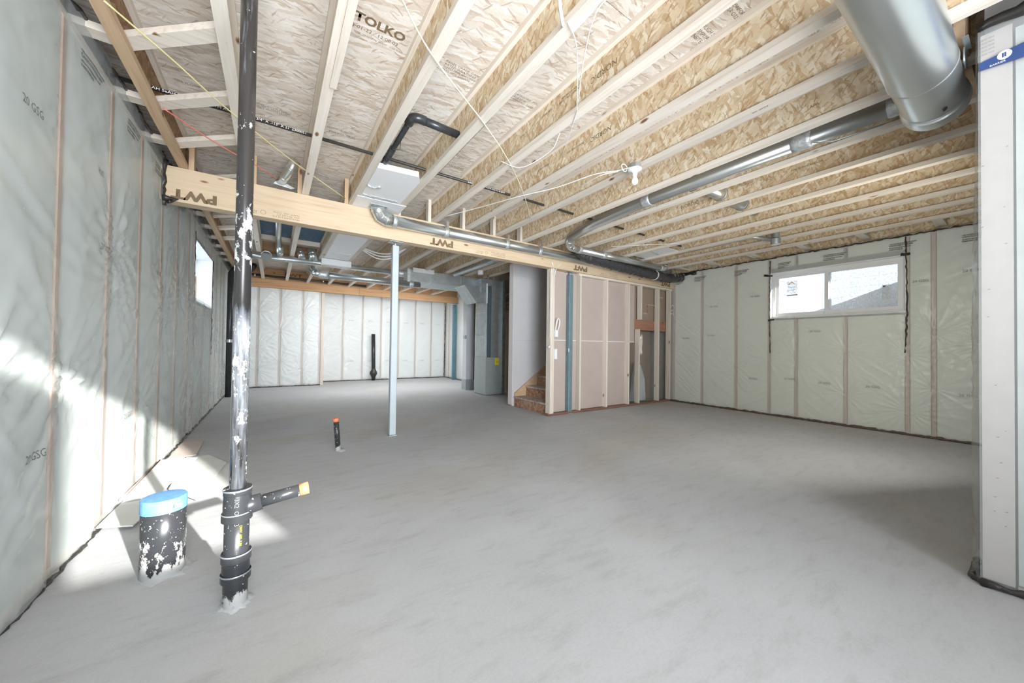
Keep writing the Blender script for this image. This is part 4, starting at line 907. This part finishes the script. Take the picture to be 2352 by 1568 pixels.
for i in range(len(fp)):
    u_ = i/(len(fp)-1); fr_.append((0.030+0.055*min(1, u_*5))*(1+0.07*math.sin(i*2.1)+rnd.uniform(-0.07, 0.07)))
fo = tube('jacket', fp, fr_, FLEX, fx, n=28)
for v in fo.data.vertices: v.co += Vector((rnd.uniform(-1, 1), rnd.uniform(-1, 1), rnd.uniform(-1, 1)))*0.006
i_ = 74
tube('strap', [fp[i_], fp[i_]+(fp[i_+1]-fp[i_])*0.4], 0.092, CORD, fx, n=24)
tube('wall_sleeve', [(6.55, 4.12, 2.515), (6.975, 4.15, 2.565)], 0.088, plain('grey_sleeve', (0.20, 0.20, 0.20), 0.4), fx, n=24)
bead('tape_scrap', [(6.965, 4.05, 2.60), (6.965, 3.95, 2.63), (6.965, 3.82, 2.61)], 0.03, fx, 0.02, seed=95, step=0.05)

bp_ = duct('bay_duct', 'long round metal pipe running inside a joist bay to the large duct', [(3.40, 0.50, 2.735), (3.40, 2.4, 2.735), (3.44, 3.2, 2.715), (3.56, 3.80, 2.69)], 0.063)
strap(bp_, 3.40, 1.03, 2.735, 0.064, w=0.13, axis='y'); strap(bp_, 3.40, 2.42, 2.735, 0.064, w=0.11, axis='y')
strap(bp_, 3.40, 0.53, 2.735, 0.064, w=0.07, axis='y')
tube('hanger_wire', [(3.36, 0.95, 2.67), (3.42, 0.85, 2.655), (3.45, 0.60, 2.66)], 0.005, GALV2, bp_, n=8)
hd = duct('cross_duct', 'round metal duct passing through holes in the joist webs', [(3.50, 1.97, 2.81), (4.90, 1.96, 2.81)], 0.062)
for x in (3.62, 4.10, 4.58): strap(hd, x, 1.965, 2.81, 0.064, w=0.06)

# large duct overhead
BX1 = 3.14
bd = thing('large_duct', (2.4, 0.34, 2.55), 'large round galvanized duct at the upper right, capped at its end', 'duct')
tube('pipe', [(0.9, 0.34, 2.552), (2.75, 0.34, 2.552)], 0.1265, GALV, bd, n=64, caps=False)
tube('end_section', [(2.74, 0.34, 2.552), (BX1, 0.34, 2.552)], 0.1245, GALV, bd, n=64, caps=False)
lathe('seam', [(0.1255, 2.735), (0.1285, 2.74), (0.1285, 2.752), (0.1245, 2.757)], (0, 0.34, 2.552), GALV, bd, 64, 'x')
lathe('end_ring', [(0.1245, BX1-0.035), (0.1295, BX1-0.03), (0.122, BX1-0.014), (0.134, BX1-0.008), (0.137, BX1+0.05), (0.132, BX1+0.083), (0.12, BX1+0.09), (0.0, BX1+0.09)], (0, 0.34, 2.552), GALV, bd, 64, 'x')
tube('screw_hole', [(BX1-0.10, 0.34-0.055, 2.552-0.1125), (BX1-0.10, 0.34-0.0565, 2.552-0.1138)], 0.015, SEAL, bd, n=14)
lathe('damper_disc', [(0.0, 0), (0.055, 0.002), (0.055, 0.008), (0.0, 0.010)], (2.93, 0.205, 2.62), GALV2, bd, 24, 'y')
box('damper_tab', 2.80, 2.93, 0.19, 0.21, 2.655, 2.66, GALV2, bd)
hb = box('header_board', 2.86, 4.4, 0.205, 0.243, 2.69, 2.95, WARM['x']); tag(hb, 'yellowish header board behind the large duct at the top right', 'board')
box('bracket', 3.0, 3.06, 0.244, 0.26, 2.70, 2.73, GALV2, hb)

# small grey boots and pipes by the right wall
gb = thing('duct_boot', (5.85, 2.06, 2.62), 'small round grey metal boot hanging below a joist near the right wall', 'duct')
lathe('collar', [(0.0, -0.045), (0.055, -0.045), (0.06, 0.0), (0.062, 0.03), (0.05, 0.045), (0.045, 0.33), (0.0, 0.33)], (5.80, 2.06, 2.62), GALV2, gb, 24)
gpp = thing('grey_pipe', (5.7, 3.0, 2.65), 'thin grey pipe running along a joist to the round boot', 'pipe')
tube('pipe', [(5.56, 3.4, 2.682), (5.56, 2.25, 2.680), (5.76, 2.10, 2.66)], 0.017, GALV2, gpp, n=14)
wpl = thing('cover_plate', (4.9, 3.6, 2.69), 'white cover plate in a joist bay above the shorter duct', 'duct cover')
box('plate', 5.06, 5.48, 3.30, 3.93, 2.70, 2.705, WHITE, wpl)
bead('crumpled_tape', [(5.10, 3.55, 2.69), (5.4, 3.60, 2.69)], 0.012, wpl, 0.01, seed=97, mat=FOIL)
ft = thing('duct_elbow', (0.10, 4.18, 2.75), 'short metal duct elbow tucked above the beam between joists', 'duct')
gore_elbow(ft, [(0.02, 4.30, 2.72), (0.06, 4.22, 2.76), (0.11, 4.12, 2.82), (0.15, 4.08, 2.90)], 0.042)
prism('white_flap', [(-0.03, 4.25, 2.69), (0.12, 4.25, 2.67), (0.15, 4.29, 2.70), (0.0, 4.29, 2.76)], (0, 0.004, 0), WHITE, ft)

# rear ductwork
rd = duct('rear_duct', 'upper round metal duct along the back half of the room', [(-0.46, 7.5, 2.605), (2.35, 7.5, 2.605)], 0.055)
lathe('end_cap', [(0.0, -0.02), (0.075, -0.02), (0.078, 0.10), (0.055, 0.12)], (-0.46, 7.5, 2.60), GALV, rd, 24, 'x')
gore_elbow(rd, [(-0.13, 7.5, 2.62), (-0.13, 7.42, 2.61), (-0.13, 7.36, 2.56)], 0.072, 'takeoff')
gore_elbow(rd, [(0.06, 7.45, 2.64), (0.06, 7.40, 2.70), (0.05, 7.30, 2.78)], 0.06, 'takeoff')
tube('branch_pipe', [(0.05, 7.35, 2.76), (0.03, 6.9, 2.83), (0.02, 5.2, 2.86)], 0.042, GALV, rd, n=20)
gore_elbow(rd, [(0.40, 7.45, 2.63), (0.38, 7.42, 2.72), (0.36, 7.60, 2.80)], 0.06, 'takeoff')
gore_elbow(rd, [(0.58, 7.45, 2.63), (0.57, 7.42, 2.73), (0.56, 7.62, 2.82)], 0.075, 'takeoff')
for x in (0.75, 1.2): strap(rd, x, 7.5, 2.605, 0.056)
strap(rd, 2.25, 7.5, 2.60, 0.07, w=0.25)
rl = duct('rear_duct', 'lower round metal duct beneath the upper one in the back half', [(0.65, 7.2, 2.345), (2.5, 7.2, 2.345)], 0.062)
strap(rl, 0.72, 7.2, 2.345, 0.068, w=0.16); strap(rl, 2.32, 7.2, 2.345, 0.064, w=0.1)
gore_elbow(rl, [(0.68, 7.2, 2.345), (0.60, 7.25, 2.37), (0.56, 7.35, 2.45)], 0.065)
tk = thing('trunk_duct', (3.0, 7.55, 2.42), 'rectangular sheet metal trunk duct leading to the furnace', 'duct')
box('duct_box', 2.27, 3.95, 7.2, 7.93, 2.418, 2.655, GALV2, tk, bevel=0.004)
for x in (2.74, 3.45): box('joint_flange', x-0.006, x+0.006, 7.192, 7.938, 2.412, 2.657, GALV, tk)
box('end_block', 2.23, 2.29, 7.16, 7.40, 2.39, 2.66, FOIL, tk)
box('pale_panel', 2.35, 2.80, 7.17, 7.195, 2.60, 2.69, DRYW, tk)
wq = thing('cover_plate', (0.95, 6.3, 2.66), 'large white cover plate with a slot in a joist bay beyond the beam', 'duct cover')
box('plate', 0.735, 1.147, 4.50, 7.30, ZB+0.004, ZB+0.010, WHITE, wq)
box('slot', 0.82, 1.10, 6.75, 6.95, ZB-0.002, ZB+0.003, VINYL, wq)
box('drop_box', 0.70, 1.20, 7.30, 7.43, 2.56, 2.665, WHITE, wq)
for k, (a, b) in enumerate(((-0.205, 0.213), (0.283, 0.667))):
    o = box('blue_sheet', a, b, 5.45, 7.30, 2.935, 2.945, BLUE); tag(o, 'blue membrane under the deck, %s bay beyond the beam' % ('left' if k == 0 else 'right'), 'membrane', 'blue membrane sheets between joists')
    o = box('bay_block', a, b, 7.32, 7.36, 2.86, 2.95, PINE['x']); tag(o, 'lumber cross block at the end of the %s blue membrane' % ('left' if k == 0 else 'right'), 'block', 'cross blocks by the blue membrane')
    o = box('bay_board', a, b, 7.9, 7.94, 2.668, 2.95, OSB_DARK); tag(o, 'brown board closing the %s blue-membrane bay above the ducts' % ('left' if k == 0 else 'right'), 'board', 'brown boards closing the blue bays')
rp_ = thing('black_pipe', (0.6, 10.45, 2.71), 'long thin black pipe running above the rear beam', 'pipe')
tube('pipe', [(-0.7, 10.45, 2.73), (2.1, 10.45, 2.71)], 0.028, BLACKP, rp_, n=16)
for x in (-0.40, -0.25, 1.05): strap(rp_, x, 10.45, 2.725, 0.030, GALV, w=0.03, name='clamp')
tube('elbow', [(-0.62, 10.45, 2.74), (-0.45, 10.3, 2.82), (-0.40, 10.2, 2.92)], 0.05, BLACKP, rp_, n=16)
dj = duct('joist_duct', 'blue-grey metal pipe along a joist above the furnace', [(3.16, 6.9, 2.60), (3.20, 4.5, 2.60)], 0.045, GALV2)
sm = thing('ceiling_detector', (3.53, 6.5, 2.62), 'small white detector under a joist near the furnace', 'detector')
lathe('body', [(0.0, -0.035), (0.05, -0.035), (0.062, -0.02), (0.062, 0.045), (0.0, 0.048)], (3.55, 6.5, 2.62), WHITE, sm, 20)

# furnace
fu = thing('furnace', (4.1, 7.1, 0), 'grey metal furnace cabinet with tall plenum and yellow label', 'furnace')
box('cabinet', 3.925, 4.42, 6.89, 7.42, 0.01, 0.845, plain('furnace_grey', (0.40, 0.44, 0.44), 0.35, 0.3, var=0.05), fu, bevel=0.006)
box('plenum', 3.935, 4.42, 6.90, 7.40, 0.846, 2.30, GALV2, fu, bevel=0.004)
box('plenum_door', 3.93, 3.9345, 6.94, 7.36, 1.05, 1.45, GALV2, fu)
for z in (1.35, 1.85): box('seam', 3.93, 3.9345, 6.90, 7.40, z, z+0.006, GALV, fu)
box('corner_strip', 3.95, 4.06, 6.893, 6.90, 0.85, 2.45, plain('bluish_steel', (0.22, 0.31, 0.36), 0.25, 0.7), fu)
box('corner_edge', 3.93, 3.952, 6.885, 6.90, 2.05, 2.5, WHITE, fu)
prism('boot', [(3.40, 6.93, 2.42), (3.93, 6.93, 2.42), (3.93, 6.93, 2.10), (3.70, 6.93, 2.05)], (0, 0.50, 0), GALV2, fu)
box('upper_plenum', 3.80, 4.42, 6.90, 7.6, 2.30, 2.60, GALV2, fu)
yl = box('warning_label', 4.17, 4.27, 6.880, 6.8885, 0.67, 0.84, YEL, fu)
text('label_print', '!\nO', 0.06, (4.205, 6.8795, 0.79), (1, 0, 0), (0, 0, 1), INK, fu)
for k in range(3): tube('hanger', [(4.0+0.16*k, 6.95, 2.60), (4.0+0.16*k, 6.95, 2.70)], 0.012, GALV, fu, n=8)
fd = thing('return_duct', (3.95, 7.7, 0), 'tall pale return air duct standing behind the furnace', 'duct')
box('duct_box', 4.0, 4.25, 8.0, 8.2, 0.25, 2.46, plain('pale_metal', (0.62, 0.64, 0.67), 0.4, 0.2, var=0.03), fd, bevel=0.004)
box('duct_foot', 3.99, 4.26, 7.98, 8.22, 0.0, 0.26, GALV2, fd)
box('bracket', 3.97, 4.0, 8.0, 8.12, 1.28, 1.36, GALV2, fd)
tube('black_line', [(3.96, 7.50, 0.3), (3.96, 7.50, 2.1)], 0.016, BLACKP, fd, n=10)
# dark service area right of the furnace
sv = thing('service_boards', (4.9, 7.3, 0), 'dark boards and stacked lumber behind the drywall end', 'lumber')
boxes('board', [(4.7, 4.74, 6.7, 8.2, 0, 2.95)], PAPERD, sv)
for z in (1.9, 2.1, 2.3): box('board', 4.55, 4.69, 6.75, 7.6, z, z+0.04, WARM['y'], sv)

# ================================================================== WIRES, LAMP, BOXES
def cable(label, pts, r=0.004, mat=CORD, n=8, sub=8, name='cable', group=None):
    P = spline(pts, sub); c = Vector(P[0])
    o = tube(name, P, r, mat, None, n=n); me = o.data
    for v in me.vertices: v.co -= c
    o.location = c; tag(o, label, 'cable', group); return o
cable('yellow cable slanting from the top left corner to the black pipe', [(-0.673, 2.385, 2.655), (-0.49, 2.68, 2.66), (-0.29, 3.02, 2.66), (0.10, 3.6, 2.68), (0.62, 4.25, 2.70)], 0.0045, CORDY)
cable('pale yellow cable crossing under the joists from the top centre', [(0.36, 1.50, 2.655), (0.66, 1.80, 2.655), (1.18, 2.16, 2.66), (1.60, 2.48, 2.66), (2.1, 2.95, 2.665), (2.6, 3.5, 2.68)], 0.0042, plain('pale_yellow_cable', (0.74, 0.72, 0.55), 0.4))
cable('red cable sagging behind the black pipe', [(-0.66, 3.35, 2.70), (-0.40, 3.6, 2.66), (-0.1, 3.9, 2.66), (0.0, 4.15, 2.70)], 0.004, CORDR)
cable('white cable hanging in a loop between joists at top centre', [(1.30, 0.98, 2.70), (1.205, 1.11, 2.655), (1.33, 1.33, 2.648), (1.60, 1.66, 2.655)], 0.003)
cable('second white cable joining the loop at top centre', [(1.145, 1.26, 2.66), (1.28, 1.34, 2.652), (1.59, 1.655, 2.652), (1.66, 1.74, 2.66), (1.95, 2.2, 2.67)], 0.003)
cable('thick white cable stub emerging at the top edge beside a joist', [(0.98, 1.05, 2.80), (1.04, 1.20, 2.70), (1.14, 1.29, 2.66)], 0.009)
cable('white cable looping down behind the lettered joist', [(1.75, 2.0, 2.70), (1.78, 2.15, 2.64), (1.72, 2.45, 2.62), (1.6, 2.6, 2.70)], 0.0035)
cable('white cable curving from the lampholder along the joists', [(2.50, 1.95, 2.64), (2.44, 2.05, 2.635), (2.36, 2.24, 2.655), (2.26, 2.63, 2.655), (2.08, 3.02, 2.655), (1.95, 3.6, 2.70), (1.72, 4.1, 2.69)], 0.0045)
cable('second white cable branching below the lampholder cable', [(2.47, 2.05, 2.64), (2.40, 2.2, 2.64), (2.45, 2.5, 2.66)], 0.004)
cable('white cable draped along the joist ends to the right', [(4.30, 3.7, 2.66), (4.55, 3.3, 2.64), (5.0, 3.0, 2.67)], 0.004)
for k, (dx, dy) in enumerate(((0.0, 0.0), (0.03, 0.06), (-0.03, 0.12))):
    cable('grey cable in the sagging bundle beyond the beam, %s strand' % ('upper', 'middle', 'lower')[k], [(1.20, 6.2+dy, 2.68), (1.42, 6.1+dy, 2.61-0.03*k), (1.62, 6.0+dy, 2.62-0.03*k), (1.80, 5.9+dy, 2.70)], 0.011, CORD, group='sagging cable bundle')
cable('tangled red and white wires behind the lone post', [(1.30, 4.75, 2.62), (1.45, 4.9, 2.58), (1.52, 5.1, 2.60), (1.6, 5.0, 2.64)], 0.005, CORDR)
for k, dx in enumerate((-0.03, 0.03)):
    cable('white cable coming out over the partition post, %s one' % ('left', 'right')[k], [(3.70+dx*0.3, 4.325, 2.25), (3.71+dx, 4.32, 2.36), (3.72+dx*3, 4.30, 2.44)], 0.008)
cable('white cable running down the left side of the partition post', [(3.640, 4.345, 2.33), (3.640, 4.345, 1.8), (3.640, 4.345, 1.25)], 0.005)

lt = thing('lampholder', (2.52, 1.935, 2.64), 'white porcelain lampholder with a bare bulb under a joist', 'lamp')
lathe('junction_box', [(0.0, 0.0), (0.050, 0.0), (0.050, 0.04), (0.0, 0.04)], (2.545, 1.935, 2.635), GALV2, lt, 8)
lathe('base', [(0.0, 0.0), (0.024, -0.030), (0.028, -0.022), (0.056, -0.008), (0.058, 0.002), (0.0, 0.004)], (2.545, 1.935, 2.632), WHITE, lt, 32)
lathe('socket', [(0.0, -0.055), (0.019, -0.055), (0.022, -0.025), (0.022, -0.02)], (2.545, 1.935, 2.632), WHITE, lt, 24)
lathe('bulb', [(0.0, -0.135), (0.012, -0.133), (0.024, -0.122), (0.029, -0.105), (0.026, -0.088), (0.016, -0.068), (0.014, -0.052), (0.0, -0.05)], (2.545, 1.935, 2.632), BULB, lt, 28)
lp = [(2.47+0.036*math.cos(a)*(1+0.1*math.sin(3*a)), 1.985, 2.645+0.030*math.sin(a)) for a in [i*PI/10 for i in range(44)]]
o = tube('cable_coil', lp, 0.004, CORD, lt, n=8)

sw = thing('switch_box', (3.79, 4.34, 0), 'white cable loop and boxes on the right side of the partition post', 'switch box')
tube('cable_loop', spline([(3.755, 4.34, 1.36), (3.76, 4.33, 1.45), (3.79, 4.33, 1.555), (3.83, 4.33, 1.53), (3.82, 4.33, 1.44), (3.785, 4.33, 1.36)], 8), 0.011, CORD, sw, n=10)
box('device_box', 3.74, 3.80, 4.325, 4.375, 1.26, 1.37, WHITE, sw, bevel=0.003)
box('lower_box', 3.735, 3.785, 4.325, 4.375, 0.905, 1.07, WHITE, sw, bevel=0.003)
tube('handle', [(3.60, 4.33, 1.09), (3.65, 4.33, 1.12)], 0.015, WHITE, sw, n=8)
wt = thing('cable_tangle', (6.93, 4.33, 1.9), 'small tangle of fine cut wires at the partition corner', 'cable')
rnd = random.Random(12)
for k in range(6):
    p = Vector((6.86, 4.32, 1.80+0.03*k)); tube('wire', spline([p, p+Vector((0.06, -0.03, rnd.uniform(-.05, .15))), p+Vector((0.09, -0.05, rnd.uniform(-.12, .1)))], 5), 0.0022, CORD, wt, n=6)

# ================================================================== BOARDS ON THE FLOOR
def slab(label, pts, z, t, mat=RIBBED, tilt=0.0, ridges=0):
    cx = sum(p[0] for p in pts)/len(pts); cy = sum(p[1] for p in pts)/len(pts)
    T = thing('loose_board', (cx, cy, 0), label, 'board', 'loose boards on the floor at the left wall')
    P = [(x, y, z+tilt*max(0, (-0.5-x))) for x, y in pts]
    prism('sheet', P, (0, 0, t), mat, T)
    return T
slab('ribbed board nearest the camera beside the taped pipe stub', [(-0.815, 2.99), (-0.66, 2.955), (-0.635, 3.16), (-0.66, 3.62), (-0.80, 3.62)], 0.004, 0.008, tilt=0.10)
slab('long board leaning flat along the foot of the left wall', [(-0.815, 3.35), (-0.64, 3.40), (-0.56, 4.35), (-0.80, 4.30)], 0.022, 0.008, tilt=0.12)
slab('broad white board in the sunlight behind the stub', [(-0.62, 3.58), (-0.42, 3.24), (-0.33, 4.10), (-0.50, 4.47), (-0.655, 4.40)], 0.012, 0.008)
slab('board with pale stripes nearest the tall black pipe', [(-0.425, 3.27), (-0.265, 3.31), (-0.255, 4.10), (-0.36, 4.12), (-0.45, 3.92)], 0.003, 0.007)
slab('thin grey board farthest back along the wall', [(-0.80, 4.55), (-0.60, 4.57), (-0.62, 5.2), (-0.80, 5.3)], 0.004, 0.006, mat=PAPER)
for k, (a, b) in enumerate((((-0.80, 3.42), (-0.80, 4.27)), ((-0.655, 3.60), (-0.652, 4.40)))):
    o = tube('thin_strip', [(a[0], a[1], 0.062 if k == 0 else 0.030), (b[0], b[1], 0.07 if k == 0 else 0.034)], 0.005, DARKW, None, n=6)
    c = Vector((a[0], a[1], 0.0))
    for v in o.data.vertices: v.co -= c
    o.location = c; tag(o, 'thin dark strip lying ' + ('against the left wall on the boards', 'between the two white boards')[k], 'strip')
